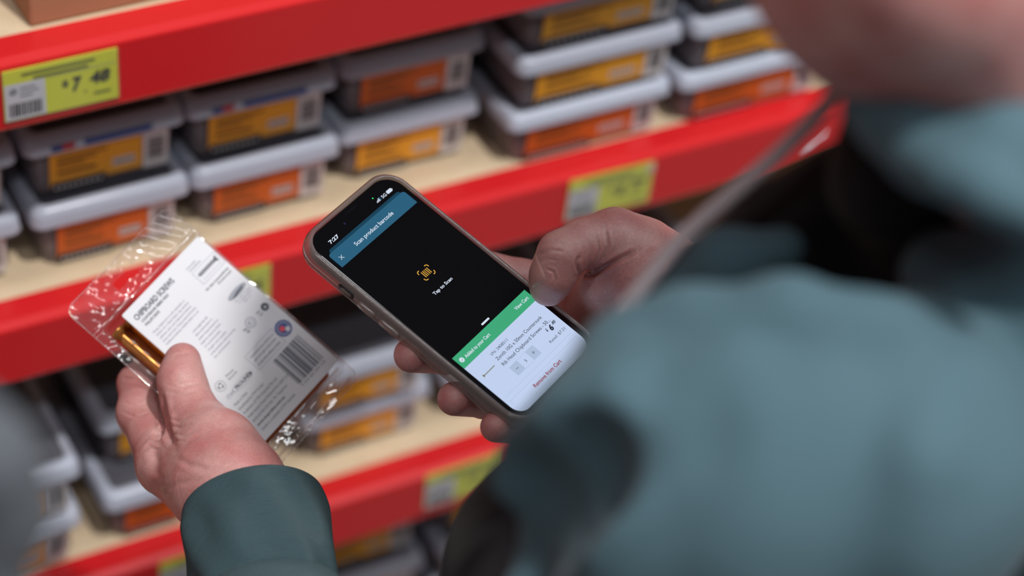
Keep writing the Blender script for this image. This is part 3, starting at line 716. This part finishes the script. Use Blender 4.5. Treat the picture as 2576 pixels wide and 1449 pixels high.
# skin
SK = bpy.data.materials.new('skin'); SK.use_nodes = True
def skin_nodes(M, base, blot, amt=.6):
    nt = M.node_tree; b = nt.nodes['Principled BSDF']; N = nt.nodes.new; Lk = nt.links.new
    b.inputs['Roughness'].default_value = .38; b.inputs['Specular IOR Level'].default_value = .6
    b.inputs['Subsurface Weight'].default_value = .5; b.inputs['Subsurface Radius'].default_value = (1, .22, .14); b.inputs['Subsurface Scale'].default_value = .006
    tc = N('ShaderNodeTexCoord'); n = N('ShaderNodeTexNoise'); n.inputs['Scale'].default_value = 45; n.inputs['Detail'].default_value = 6; Lk(tc.outputs['Object'], n.inputs['Vector'])
    cr = N('ShaderNodeValToRGB'); cr.color_ramp.elements[0].position = .36; cr.color_ramp.elements[1].position = .66
    cr.color_ramp.elements[0].color = (*srgb(*base), 1); cr.color_ramp.elements[1].color = (*srgb(*blot), 1); Lk(n.outputs['Fac'], cr.inputs[0])
    n2 = N('ShaderNodeTexNoise'); n2.inputs['Scale'].default_value = 700; Lk(tc.outputs['Object'], n2.inputs['Vector'])
    mx = N('ShaderNodeMixRGB'); mx.blend_type = 'MULTIPLY'; mx.inputs[0].default_value = .35; Lk(cr.outputs[0], mx.inputs[1]); Lk(n2.outputs['Fac'], mx.inputs[2])
    g = N('ShaderNodeGamma'); g.inputs[1].default_value = .9; Lk(mx.outputs[0], g.inputs[0]); Lk(g.outputs[0], b.inputs['Base Color'])
    v = N('ShaderNodeTexVoronoi'); v.feature = 'DISTANCE_TO_EDGE'; v.inputs['Scale'].default_value = 1000; 
    mp = N('ShaderNodeMapping'); mp.inputs['Scale'].default_value = (1, 1, 1); Lk(tc.outputs['Object'], mp.inputs[0])
    ns = N('ShaderNodeTexNoise'); ns.inputs['Scale'].default_value = 60; Lk(tc.outputs['Object'], ns.inputs['Vector'])
    va = N('ShaderNodeVectorMath'); va.operation = 'MULTIPLY_ADD'; va.inputs[1].default_value = (.01, .01, .01); Lk(ns.outputs['Color'], va.inputs[0]); Lk(mp.outputs[0], va.inputs[2]); Lk(va.outputs[0], v.inputs['Vector'])
    cl = N('ShaderNodeMath'); cl.operation = 'MINIMUM'; cl.inputs[1].default_value = .16; Lk(v.outputs['Distance'], cl.inputs[0])
    ad = N('ShaderNodeMath'); ad.operation = 'ADD'; n3 = N('ShaderNodeTexNoise'); n3.inputs['Scale'].default_value = 130; n3.inputs['Detail'].default_value = 4; n3.inputs['Distortion'].default_value = 1.2
    Lk(tc.outputs['Object'], n3.inputs['Vector']); Lk(cl.outputs[0], ad.inputs[0])
    m3 = N('ShaderNodeMath'); m3.operation = 'MULTIPLY'; m3.inputs[1].default_value = .9; Lk(n3.outputs['Fac'], m3.inputs[0]); Lk(m3.outputs[0], ad.inputs[1])
    bp = N('ShaderNodeBump'); bp.inputs['Strength'].default_value = amt; bp.inputs['Distance'].default_value = .0006; Lk(ad.outputs[0], bp.inputs['Height']); Lk(bp.outputs[0], b.inputs['Normal'])
skin_nodes(SK, (217, 160, 154), (200, 124, 121), .5)
# left hand with the pack
LH = []
LH += chain((668, 1470, 1.150, 26), (610, 1280, 1.188, 27), (560, 1205, 1.205, 27))
LH += chain((590, 1210, 1.195, 26), (545, 1130, 1.215, 21), (500, 1075, 1.232, 15.5), (470, 1010, 1.243, 12.6), (456, 955, 1.249, 11.6), (459, 908, 1.256, 10.2), k=.008)
LH += chain((545, 1225, 1.205, 26), (420, 1170, 1.238, 15.5), (352, 1040, 1.276, 11.6), (345, 965, 1.300, 11), k=.008) + chain((345, 965, 1.300, 11), (420, 885, 1.328, 9.5), (492, 862, 1.334, 8.4), k=.003)
LH += chain((545, 1225, 1.215, 25), (440, 1185, 1.262, 15.5), (400, 1050, 1.308, 11.5), k=.005) + chain((400, 1050, 1.308, 11.5), (425, 965, 1.338, 10), (495, 930, 1.342, 8.8), k=.003)
LH += chain((560, 1235, 1.225, 23), (470, 1200, 1.275, 14), (452, 1080, 1.322, 10.8), k=.004) + chain((452, 1080, 1.322, 10.8), (490, 1010, 1.346, 9.4), (553, 985, 1.346, 8.3), k=.003)
LH += chain((590, 1240, 1.225, 20), (510, 1210, 1.285, 12.5), (515, 1105, 1.325, 9.4), k=.004) + chain((515, 1105, 1.325, 9.4), (560, 1060, 1.342, 8.4), (603, 1045, 1.342, 7.5), k=.003)
LH += chain((500, 1135, 1.228, 15), (430, 1160, 1.238, 13), k=.008)
LH += chain((398, 1085, 1.236, 3.0), (430, 1135, 1.222, 1.6), k=.004, op='s')
hl = own(sdf_mesh('left_hand', LH, .00075, SK, None, .006))
# right hand with the phone
RH = []
RH += chain((1880, 850, 1.16, 29), (1715, 752, 1.195, 26.5), (1650, 715, 1.20, 25), k=.006)
RH += chain((1655, 705, 1.205, 24), (1600, 640, 1.203, 20.5), (1545, 600, 1.200, 15.6), (1470, 612, 1.195, 12.6), (1412, 640, 1.188, 12.0), (1392, 690, 1.190, 11.4), (1380, 722, 1.195, 10.2), k=.005)
RH += chain((1600, 690, 1.198, 15), (1530, 720, 1.212, 14), (1480, 770, 1.235, 13), k=.004)
RH += chain((1650, 700, 1.215, 26), (1540, 770, 1.245, 22), (1450, 790, 1.268, 19), k=.010)
RH += chain((1600, 760, 1.225, 24), (1500, 860, 1.262, 18), k=.010)
RH += chain((1600, 700, 1.23, 22), (1440, 730, 1.268, 15), (1310, 701, 1.266, 10.8), k=.006) + chain((1310, 701, 1.266, 10.8), (1190, 665, 1.262, 9.5), (1110, 650, 1.250, 8.4), k=.003)
RH += chain((1470, 790, 1.275, 16), (1290, 862, 1.272, 11), k=.004) + chain((1290, 862, 1.272, 11), (1120, 895, 1.228, 9.8), (1035, 893, 1.188, 9.4), k=.003)
RH += chain((1480, 850, 1.28, 15), (1350, 955, 1.268, 10.5), k=.004) + chain((1350, 955, 1.268, 10.5), (1215, 1008, 1.220, 9.3), (1143, 1003, 1.181, 9.0), k=.003)
RH += chain((1490, 900, 1.275, 13), (1410, 1025, 1.260, 9.5), k=.004) + chain((1410, 1025, 1.260, 9.5), (1310, 1078, 1.210, 8.3), (1247, 1074, 1.171, 8.1), k=.003)
hr = own(sdf_mesh('right_hand', RH, .00075, SK, None, .006))
def crease(o, lines):
    """press skin folds into the camera side of a hand: each line is (points px, width mm, depth mm)"""
    me = o.data; n = len(me.vertices); co = np.empty(n*3); me.vertices.foreach_get('co', co); co = co.reshape(-1, 3)
    no = np.empty(n*3); me.vertices.foreach_get('normal', no); no = no.reshape(-1, 3)
    q = (co-CAM)@R.T; px = np.stack([1288+F*q[:, 0]/q[:, 2], 724.5+F*q[:, 1]/q[:, 2]], 1); scale = q[:, 2]/F*1000
    v = CAM-co; v /= np.linalg.norm(v, axis=1)[:, None]; front = np.clip((no*v).sum(1)*3, 0, 1)
    # nearest surface only
    cell = np.round(px/12).astype(int); key = cell[:, 0]*100000+cell[:, 1]; order = np.argsort(q[:, 2]); near = {}
    for i in order:
        k_ = key[i]
        if k_ not in near: near[k_] = q[i, 2]
    nz = np.array([near[k_] for k_ in key]); front *= (q[:, 2]-nz < .012)
    disp = np.zeros(n)
    for pts, wd, dp in lines:
        P = np.array(pts, float); best = np.full(n, 1e9); tt = np.zeros(n); Ls = np.r_[0, np.cumsum(np.linalg.norm(P[1:]-P[:-1], axis=1))]
        for i in range(len(P)-1):
            ab = P[i+1]-P[i]; t = np.clip(((px-P[i])@ab)/(ab@ab), 0, 1); d = np.linalg.norm(px-P[i]-t[:, None]*ab, axis=1)*scale
            m_ = d < best; best[m_] = d[m_]; tt[m_] = (Ls[i]+t[m_]*np.linalg.norm(ab))/Ls[-1]
        fade = np.clip(np.minimum(tt, 1-tt)*5, .15, 1)
        disp += dp*fade*(np.exp(-(best/wd)**2)-.35*np.exp(-((best-2*wd)/wd)**2))
    co -= no*(disp*front/1000)[:, None]; me.vertices.foreach_set('co', co.ravel()); me.update()
crease(hr, [([(1450, 697), (1490, 690), (1530, 668), (1562, 650), (1605, 628)], 1.3, 2.0), ([(1460, 640), (1451, 662), (1456, 692)], 1.0, 1.0),
            ([(1522, 572), (1530, 618), (1512, 662)], .9, .75), ([(1500, 590), (1507, 628), (1494, 668)], .7, .5), ([(1482, 600), (1487, 636), (1478, 672)], .7, .4), ([(1466, 612), (1470, 640), (1464, 668)], .6, .35),
            ([(1356, 642), (1385, 628), (1422, 634)], .8, .45), ([(1362, 618), (1395, 604), (1434, 612)], .8, .45), ([(1352, 662), (1380, 652), (1408, 656)], .6, .3),
            ([(1372, 676), (1392, 684), (1398, 704), (1390, 722)], .7, .55), ([(1590, 690), (1640, 650), (1680, 640)], 1.5, .6), ([(1560, 720), (1620, 690), (1670, 680)], 1.2, .4)])
crease(hl, [([(404, 985), (412, 1040), (424, 1090), (440, 1130)], 1.8, 2.2), ([(346, 1122), (372, 1102), (398, 1112)], .9, .5), ([(352, 1142), (376, 1124), (402, 1132)], .8, .4), ([(384, 1120), (392, 1160), (388, 1205)], 2.4, 1.1),
            ([(424, 1052), (450, 1060), (482, 1046)], .7, .4), ([(424, 1070), (455, 1077), (490, 1062)], .7, .4), ([(426, 1090), (460, 1096), (500, 1080)], .7, .35), ([(430, 1108), (470, 1112), (510, 1096)], .6, .3),
            ([(304, 1035), (340, 1048), (384, 1036)], .8, .45), ([(306, 1010), (342, 1022), (384, 1012)], .7, .3), ([(420, 985), (455, 992), (500, 982)], .8, .35), ([(418, 968), (455, 974), (502, 965)], .7, .25),
            ([(440, 1150), (480, 1170), (530, 1180)], 1.6, .5), ([(400, 1240), (450, 1215), (520, 1205)], 1.5, .4), ([(430, 905), (446, 892), (470, 888), (490, 895)], .7, .35)])
# thumbnail
NAIL = mat('thumbnail', srgb(196, 146, 138), .28, spec=.6, noise=.04)
def nail(ctr, axis, r, side, length, width, name='thumbnail'):
    """plate wrapped on the finger end: ctr on the finger axis, side = direction the nail faces"""
    c = D(*ctr); a = D(*axis)-c; a /= np.linalg.norm(a); n = R.T@np.array(side, float); n -= a*(a@n); n /= np.linalg.norm(n); b = np.cross(a, n)
    from mathutils.bvhtree import BVHTree
    mm_ = hr.data; tree = BVHTree.FromPolygons([v.co for v in mm_.vertices], [list(p.vertices) for p in mm_.polygons])
    bm = bmesh.new(); G = []
    for i in range(11):
        u = -1+2*i/10; row = []
        for j in range(11):
            v = -1+2*j/10; wv = v*width/2*math.sqrt(max(.05, 1-.5*max(0, -u-.6)**2-.5*max(0, u-.6)**2)); th = wv/(r*.86)
            base_p = c+a*(u*length/2*(1-.16*v*v)); dr = n*math.cos(th)+b*math.sin(th)
            hit = tree.ray_cast(Vector(base_p+dr*.03), Vector(-dr), .03)[0]
            q = np.array(hit) if hit is not None else base_p+dr*r
            row.append(bm.verts.new(q+dr*(.0005-.0009*max(0, abs(v)-.75)*4-.0012*max(0, -u-.8)*4)))
        G.append(row)
    for i in range(10):
        for j in range(10): bm.faces.new((G[i][j], G[i+1][j], G[i+1][j+1], G[i][j+1]))
    bmesh.ops.recalc_face_normals(bm, faces=bm.faces)
    return own(from_bm(name, bm, NAIL, None, True))
nail((1378, 702, 1.1930), (1346, 724, 1.1965), .0116, (-.22, -.50, -.82), .0135, .0138)

# head, neck, trunk and arms inside the clothes
def C3(x, y, z): return CAM+R.T@np.array([x, y, z])      # right, down, forward metres
hd = C3(.132, -.236, .80)
BODY = []
BODY += chain((2150, -60, .78, 33), (2360, -150, .75, 46), k=.03)
BODY += [('c', C3(.125, -.14, .78), hd+(0, .03, -.04), .045, .06, .03), ('c', C3(.20, -.10, .84), hd+(0, -.03, -.02), .058, .065, .03)]
BODY += chain((2240, 20, .80, 26), (2420, 40, .80, 48), k=.03) + chain((2460, -60, .79, 50), (2640, 330, .83, 46), k=.03)
BODY += [('c', hd, hd+np.array([.0, -.02, .03]), .083, .080, .02), ('c', hd+(.0, .035, -.03), hd+(-.005, .05, -.07), .062, .040, .03)]
BODY += [('c', hd+(-.002, .088, .0), hd+(-.004, .112, -.032), .010, .014, .012), ('c', hd+(-.03, .075, .012), hd+(.03, .075, .012), .014, .014, .01)]      # nose, brow
BODY += [('c', hd+(-.022, .082, -.058), hd+(.016, .082, -.058), .008, .008, .006), ('c', hd+(-.018, .078, -.068), hd+(.014, .078, -.068), .008, .008, .006)]   # lips
BODY += [('c', hd+(-.083, -.005, .008), hd+(-.086, -.012, -.028), .012, .008, .006), ('c', hd+(.083, -.005, .008), hd+(.086, -.012, -.028), .012, .008, .006)]   # ears
BODY += wchain((.58, -.64, 1.33, .045), (.62, -.72, 1.26, .08), (.62, -.72, 1.0, .09), (.61, -.72, .88, .09), k=.05)
BODY += wchain((.62, -.72, 1.26, .06), (.48, -.66, 1.27, .025), k=.02)
BODY += chain((2150, 1150, .845, 26), (1700, 1260, .855, 26), (1640, 1540, .885, 27), (930, 2350, 1.005, 32), k=.02)
BODY += chain((930, 2350, 1.005, 32), (700, 1560, 1.125, 26), (670, 1480, 1.145, 24), k=.01)
BODY += wchain((.62, -.71, 1.27, .06), (.76, -.64, 1.29, .045), (.85, -.55, 1.08, .038), (.62, -.38, 1.10, .029), k=.02)
core = sdf_mesh('body_core', BODY, .005, SK, None, .02)
bmj = bmesh.new()
for o in (core, hl, hr):
    bmj.from_mesh(o.data)
for o in (core, hl, hr):
    me_ = o.data; bpy.data.objects.remove(o); bpy.data.meshes.remove(me_)
me = bpy.data.meshes.new('body'); bmj.to_mesh(me); bmj.free()
own(link('body', me, SK, None, True))
HAIR = mat('brown_hair', srgb(62, 44, 34), .55, noise=.3, nscale=90, bump=.8, bscale=300)
own(sdf_mesh('hair', [('c', hd+(0, -.015, .03), hd+(0, -.03, .035), .082, .085), ('c', hd+(-.03, .05, .068), hd+(.03, .05, .068), .025, .025), ('s', hd+(0, .08, -.02), hd+(0, .12, -.03), .07, .07), ('s', hd+(0, -.03, -.075), hd+(0, -.1, -.09), .06, .05)], .004, HAIR, None, .02))
for sx in (-.026, .026):
    bm = bmesh.new(); bmesh.ops.create_uvsphere(bm, u_segments=12, v_segments=8, radius=.0095)
    e = own(from_bm('eye', bm, mat('eye', srgb(225, 222, 218), .2), None, True)); e.matrix_parent_inverse = Matrix.Identity(4); e.location = Vector(hd+(sx, .079, -.008))-man.location

# ---- cloth
def cloth(name, a, b, kn=0.0, rough=.85):
    M = bpy.data.materials.new(name); M.use_nodes = True; nt = M.node_tree; p = nt.nodes['Principled BSDF']; N = nt.nodes.new; Lk = nt.links.new
    p.inputs['Roughness'].default_value = rough; p.inputs['Specular IOR Level'].default_value = .2
    p.inputs['Sheen Weight'].default_value = .08; p.inputs['Sheen Roughness'].default_value = .5
    tc = N('ShaderNodeTexCoord'); n = N('ShaderNodeTexNoise'); n.inputs['Scale'].default_value = 14; n.inputs['Detail'].default_value = 6; Lk(tc.outputs['Object'], n.inputs['Vector'])
    mx = N('ShaderNodeMixRGB'); mx.inputs[1].default_value = (*srgb(*a), 1); mx.inputs[2].default_value = (*srgb(*b), 1); Lk(n.outputs['Fac'], mx.inputs[0]); last = mx.outputs[0]
    if kn:                                    # knitted columns and rows from the sleeve's own unwrapping
        sp = N('ShaderNodeSeparateXYZ'); Lk(tc.outputs['UV'], sp.inputs[0]); vals = []
        dn = N('ShaderNodeTexNoise'); dn.inputs['Scale'].default_value = 25; Lk(tc.outputs['UV'], dn.inputs['Vector'])
        for ax, fr in (('X', 240.0), ('Y', kn)):
            m1 = N('ShaderNodeMath'); m1.operation = 'MULTIPLY'; m1.inputs[1].default_value = fr*6.2832; Lk(sp.outputs[ax], m1.inputs[0])
            m0 = N('ShaderNodeMath'); m0.operation = 'MULTIPLY_ADD'; m0.inputs[1].default_value = 9.0; Lk(dn.outputs['Fac'], m0.inputs[0]); Lk(m1.outputs[0], m0.inputs[2])
            m2 = N('ShaderNodeMath'); m2.operation = 'SINE'; Lk(m0.outputs[0], m2.inputs[0]); vals.append(m2.outputs[0])
        ad = N('ShaderNodeMath'); ad.operation = 'ADD'; Lk(vals[0], ad.inputs[0]); Lk(vals[1], ad.inputs[1])
        mr = N('ShaderNodeMapRange'); mr.inputs[1].default_value = -2; mr.inputs[2].default_value = 2; mr.inputs[3].default_value = .50; mr.inputs[4].default_value = 1.32; Lk(ad.outputs[0], mr.inputs[0])
        mu = N('ShaderNodeVectorMath'); mu.operation = 'SCALE'; Lk(last, mu.inputs[0]); Lk(mr.outputs[0], mu.inputs['Scale']); last = mu.outputs[0]
        bp = N('ShaderNodeBump'); bp.inputs['Strength'].default_value = .8; bp.inputs['Distance'].default_value = .0005; Lk(ad.outputs[0], bp.inputs['Height']); Lk(bp.outputs[0], p.inputs['Normal'])
    else:
        n2 = N('ShaderNodeTexNoise'); n2.inputs['Scale'].default_value = 900; Lk(tc.outputs['Object'], n2.inputs['Vector'])
        bp = N('ShaderNodeBump'); bp.inputs['Strength'].default_value = .4; bp.inputs['Distance'].default_value = .0006; Lk(n2.outputs['Fac'], bp.inputs['Height']); Lk(bp.outputs[0], p.inputs['Normal'])
    Lk(last, p.inputs['Base Color']); return M
GREEN = cloth('green_fleece', (66, 91, 100), (80, 106, 116))
KNIT = cloth('green_knit_cuff', (62, 94, 100), (78, 110, 118), 80.0)
KNIT2 = cloth('green_knit_sleeve', (72, 104, 112), (86, 118, 126), 110.0)
BLACK = cloth('black_jersey', (26, 25, 28), (34, 32, 35))
# sleeve and cuff of the left arm: rings along the forearm
def sleeve(name, path, M, n=96, folds=None, thick=.0018, u0=0.0):
    """path: (centre, axis, radius side, radius up); hollow tube with rolled mouth"""
    bm = bmesh.new(); uvl = bm.loops.layers.uv.new('UVMap'); P = []
    for i, (c, a, ra, rb) in enumerate(path):
        a = a/np.linalg.norm(a); s = np.cross(a, [0, 0, 1.0]); s /= np.linalg.norm(s); u = np.cross(s, a); P.append((c, s, u, ra, rb))
    def ring(c, s, u, ra, rb, t):
        out = []
        for k in range(n):
            q = 2*math.pi*k/n; fo = folds(t, q) if folds else 0
            out.append(bm.verts.new(c+s*(ra+fo)*math.cos(q)+u*(rb+fo)*math.sin(q)))
        return out
    c, s, u, ra, rb = P[0]; c1 = P[1][0]; ax = (c1-c)/np.linalg.norm(c1-c)
    seq = [(c+ax*.030, s, u, ra-2.2*thick, rb-2.2*thick, 0), (c+ax*.004, s, u, ra-2.0*thick, rb-2.0*thick, 0), (c+ax*.0006, s, u, ra-1.2*thick, rb-1.2*thick, 0), (c, s, u, ra-.5*thick, rb-.5*thick, 0), (c+ax*.0008, s, u, ra, rb, 0)]
    tot = 0; pv = c
    for i in range(1, len(P)):
        tot += np.linalg.norm(P[i][0]-pv); pv = P[i][0]; seq.append((*P[i], tot))
    prev = None; pt = 0
    for j, (c_, s_, u_, a_, b_, t_) in enumerate(seq):
        vs = ring(c_, s_, u_, a_, b_, t_)
        if prev:
            for k in range(n):
                f_ = bm.faces.new((prev[k], prev[(k+1) % n], vs[(k+1) % n], vs[k]))
                for lp, (uu, vv) in zip(f_.loops, ((k/n, pt), ((k+1)/n, pt), ((k+1)/n, t_+.0001*j), (k/n, t_+.0001*j))): lp[uvl].uv = (uu, vv*10)
        prev = vs; pt = t_+.0001*j
    return own(from_bm(name, bm, M, None, True))
ax0 = R.T@np.array([.20, .72, -.66]); ax0 /= np.linalg.norm(ax0)
c0 = D(640, 1277, 1.185)
def cuff_fold(t, q): return .0006*math.sin(3*q+1)+min(t/.012, 1)*(.0011*math.sin(5*q+60*t)+.0009*math.sin(9*q-90*t+1.3))
pth = []
for i in range(26):
    t = i/25*.072; rr_ = .0375+.0012*math.sin(t/.072*math.pi)-.0012*(t/.072)
    pth.append((c0+ax0*t, ax0, rr_, rr_*.97))
sleeve('left_cuff', pth, KNIT, 120, cuff_fold)
pth = []
for i in range(30):
    t = i/29*.16; c_ = c0+ax0*(.060+t)+R.T@np.array([.005, .003, 0])*min(1, t/.03); g = min(1, t/.03)
    rr_ = .0384+.0085*(1-(1-g)**2)+.012*(t/.16)
    pth.append((c_, ax0, rr_, rr_*.97))
sleeve('left_sleeve', pth, KNIT2, 120, lambda t, q: min(t/.02, 1)*(.0013*math.sin(4*q+40*t)+.0012*math.sin(7*q-50*t)), thick=.0022)
# jacket trunk, upper arm, collar
J = []
J += chain((2210, 1165, .80, 61), (1860, 1200, .80, 57.5), (1655, 1220, .80, 48), k=.02)
J += chain((1655, 1220, .80, 48), (1650, 1560, .90, 54), (1250, 2050, .97, 54), (930, 2350, 1.0, 50), (800, 2250, 1.05, 46), k=.02)
J += chain((2300, 1600, .97, 66), (2800, 1300, .90, 62), k=.02)
J += chain((1300, 1230, .815, 11), (1345, 1160, .80, 13), (1465, 1090, .785, 14.5), (1630, 1015, .768, 15), (1850, 985, .755, 12), k=.012)     # fold above the elbow
J += chain((1330, 1500, .83, 12), (1430, 1350, .79, 15), (1560, 1240, .765, 15), (1700, 1190, .757, 10), k=.012)
J += chain((1560, 870, .80, 12), (1760, 810, .785, 13), (2000, 790, .772, 12), (2250, 830, .765, 9), k=.012)                 # shoulder ridge
J += chain((1640, 1560, .85, 15), (1760, 1400, .79, 14), (1980, 1290, .757, 10), k=.014)
J += chain((1980, 1580, .86, 15), (2130, 1350, .775, 14), (2300, 1150, .748, 10), k=.016)
J += chain((2370, 690, .83, 18), (2540, 790, .82, 31), (2800, 930, .81, 46), k=.004)
J += chain((2172, 258, .79, 9.5), (2240, 305, .785, 12.5), (2350, 352, .775, 15.5), (2500, 400, .765, 18), (2750, 455, .76, 22), k=.012)            # collar
J += chain((2225, 330, .785, 8), (2400, 440, .752, 9), (2600, 540, .735, 10), k=.006)
J += chain((1700, 740, .895, 10), (1830, 665, .885, 12), (1975, 625, .875, 11), k=.012)
J += chain((2800, 520, .80, 36), (3100, 300, .84, 60), (3500, 400, .88, 75), k=.03)
J += wchain((.62, -.72, 1.27, .125), (.63, -.72, .95, .130), k=.04) + wchain((.62, -.70, 1.30, .09), (.76, -.64, 1.29, .068), (.86, -.54, 1.08, .055), (.66, -.40, 1.10, .040), k=.03)
J += chain((1815, 745, 1.175, 30), (2100, 800, 1.12, 34), k=.01)
J += [('s', D(1560, 1130, .742), D(1420, 1195, .760), .012, .021, .010), ('s', D(1420, 1195, .760), D(1315, 1305, .785), .021, .022, .010), ('s', D(1315, 1305, .785), D(1255, 1440, .81), .022, .020, .010)]
J += [('s', D(1950, 880, .735), D(1650, 930, .745), .006, .012, .014)]
def wrinkle(G):
    x, y, z = G[..., 0], G[..., 1], G[..., 2]
    return .0022*np.sin(46*x+30*z+9*np.sin(14*y))*np.sin(38*y-25*z+2*np.sin(21*x))
own(sdf_mesh('jacket', J, .0045, GREEN, None, .015, warp=wrinkle))
# zip tape along the open front edge
def ribbon(name, pts, M, wd=.0042, th=.0016, n=10):
    bm = bmesh.new(); P = [Vector(D(*p)) for p in pts]; Q = []
    for i in range(len(P)-1):                 # smooth the polyline
        p0, p1, p2, p3 = P[max(i-1, 0)], P[i], P[i+1], P[min(i+2, len(P)-1)]
        for k in range(8):
            t = k/8; Q.append(.5*((2*p1)+(p2-p0)*t+(2*p0-5*p1+4*p2-p3)*t*t+(3*p1-p0-3*p2+p3)*t**3))
    Q.append(P[-1]); rings = []
    for i, q in enumerate(Q):
        t = (Q[min(i+1, len(Q)-1)]-Q[max(i-1, 0)]).normalized(); v = (Vector(CAM)-q).normalized(); s = t.cross(v).normalized(); v = s.cross(t)
        rings.append([q+s*wd*math.cos(2*math.pi*k/n)+v*th*math.sin(2*math.pi*k/n) for k in range(n)])
    loft(bm, rings); return own(from_bm(name, bm, M, None, True))
TAPE = cloth('grey_zip_tape', (200, 184, 188), (212, 198, 200))
ribbon('zip_tape', [(2118, 205, .86), (2070, 275, .86), (1960, 385, .87), (1850, 480, .88), (1730, 585, .89), (1640, 690, .89), (1560, 790, .88)], TAPE, .0034, .0026)
zt = ribbon('zip_tape', [(1600, 765, .86), (1545, 850, .845), (1480, 925, .83), (1425, 1000, .825), (1385, 1060, .82)], mat('pale_zip_teeth', srgb(168, 156, 158), .4, metal=.3, bump=1, bscale=500), .0034, .0022)
ribbon('zip_pull', [(1482, 905, .835), (1482, 960, .828), (1460, 1030, .822)], mat('zip_metal', srgb(150, 136, 134), .35, metal=.7), .0032, .0016)
# black shirt under the jacket
S = []
S += chain((2180, 290, .84, 9), (2235, 450, .84, 20), (2340, 560, .88, 24), (2700, 640, .93, 30), k=.015)
S += chain((2270, 620, .93, 40), (2025, 840, .97, 52), (1800, 1000, 1.0, 50), k=.02)
S += chain((1835, 735, .93, 26), (1990, 590, .92, 22), (2105, 500, .905, 18), (2200, 400, .89, 14), k=.012)
S += chain((1800, 1000, 1.0, 50), (1480, 1470, 1.05, 62), (1620, 2100, 1.16, 100), k=.03)
own(sdf_mesh('shirt', S, .005, BLACK, None, .02))
# trousers and shoes
NAVY = cloth('dark_trousers', (36, 38, 46), (44, 46, 54))
own(sdf_mesh('trousers', wchain((.60, -.72, .98, .13), (.60, -.72, .86, .135), k=.04)+wchain((.53, -.71, .84, .09), (.50, -.68, .48, .065), (.48, -.70, .07, .055), k=.03)+wchain((.68, -.72, .84, .09), (.69, -.68, .48, .065), (.70, -.70, .07, .055), k=.03), .008, NAVY, None, .03))
SHOE = mat('black_shoe', srgb(30, 28, 28), .4)
for sx in (.48, .70):
    own(sdf_mesh('shoe', wchain((sx, -.73, .045, .042), (sx-.01, -.60, .036, .034), (sx-.015, -.52, .032, .028), k=.02), .004, SHOE, None, .02))

# soft grey pad that pokes in at the lower left, near the camera
pe = D(-150, 1800, .63)
PAD = cloth('grey_padding', (76, 80, 86), (90, 94, 100))
tag(sdf_mesh('padded_bar', chain((-135, 1020, .60, 11), (-25, 1160, .60, 12), (15, 1290, .61, 11), (-60, 1500, .62, 12), (-150, 1800, .63, 12), k=.01)+wchain((*pe, .012), (pe[0], pe[1], .6, .013), (pe[0], pe[1], .014, .014), k=.01), .003, PAD, None, .01), 'out-of-focus grey padded upright bar poking in at the lower left edge', 'padded bar')

# name clean-up: one material user list is enough; make sure every part has a category-free record
bpy.context.view_layer.update()
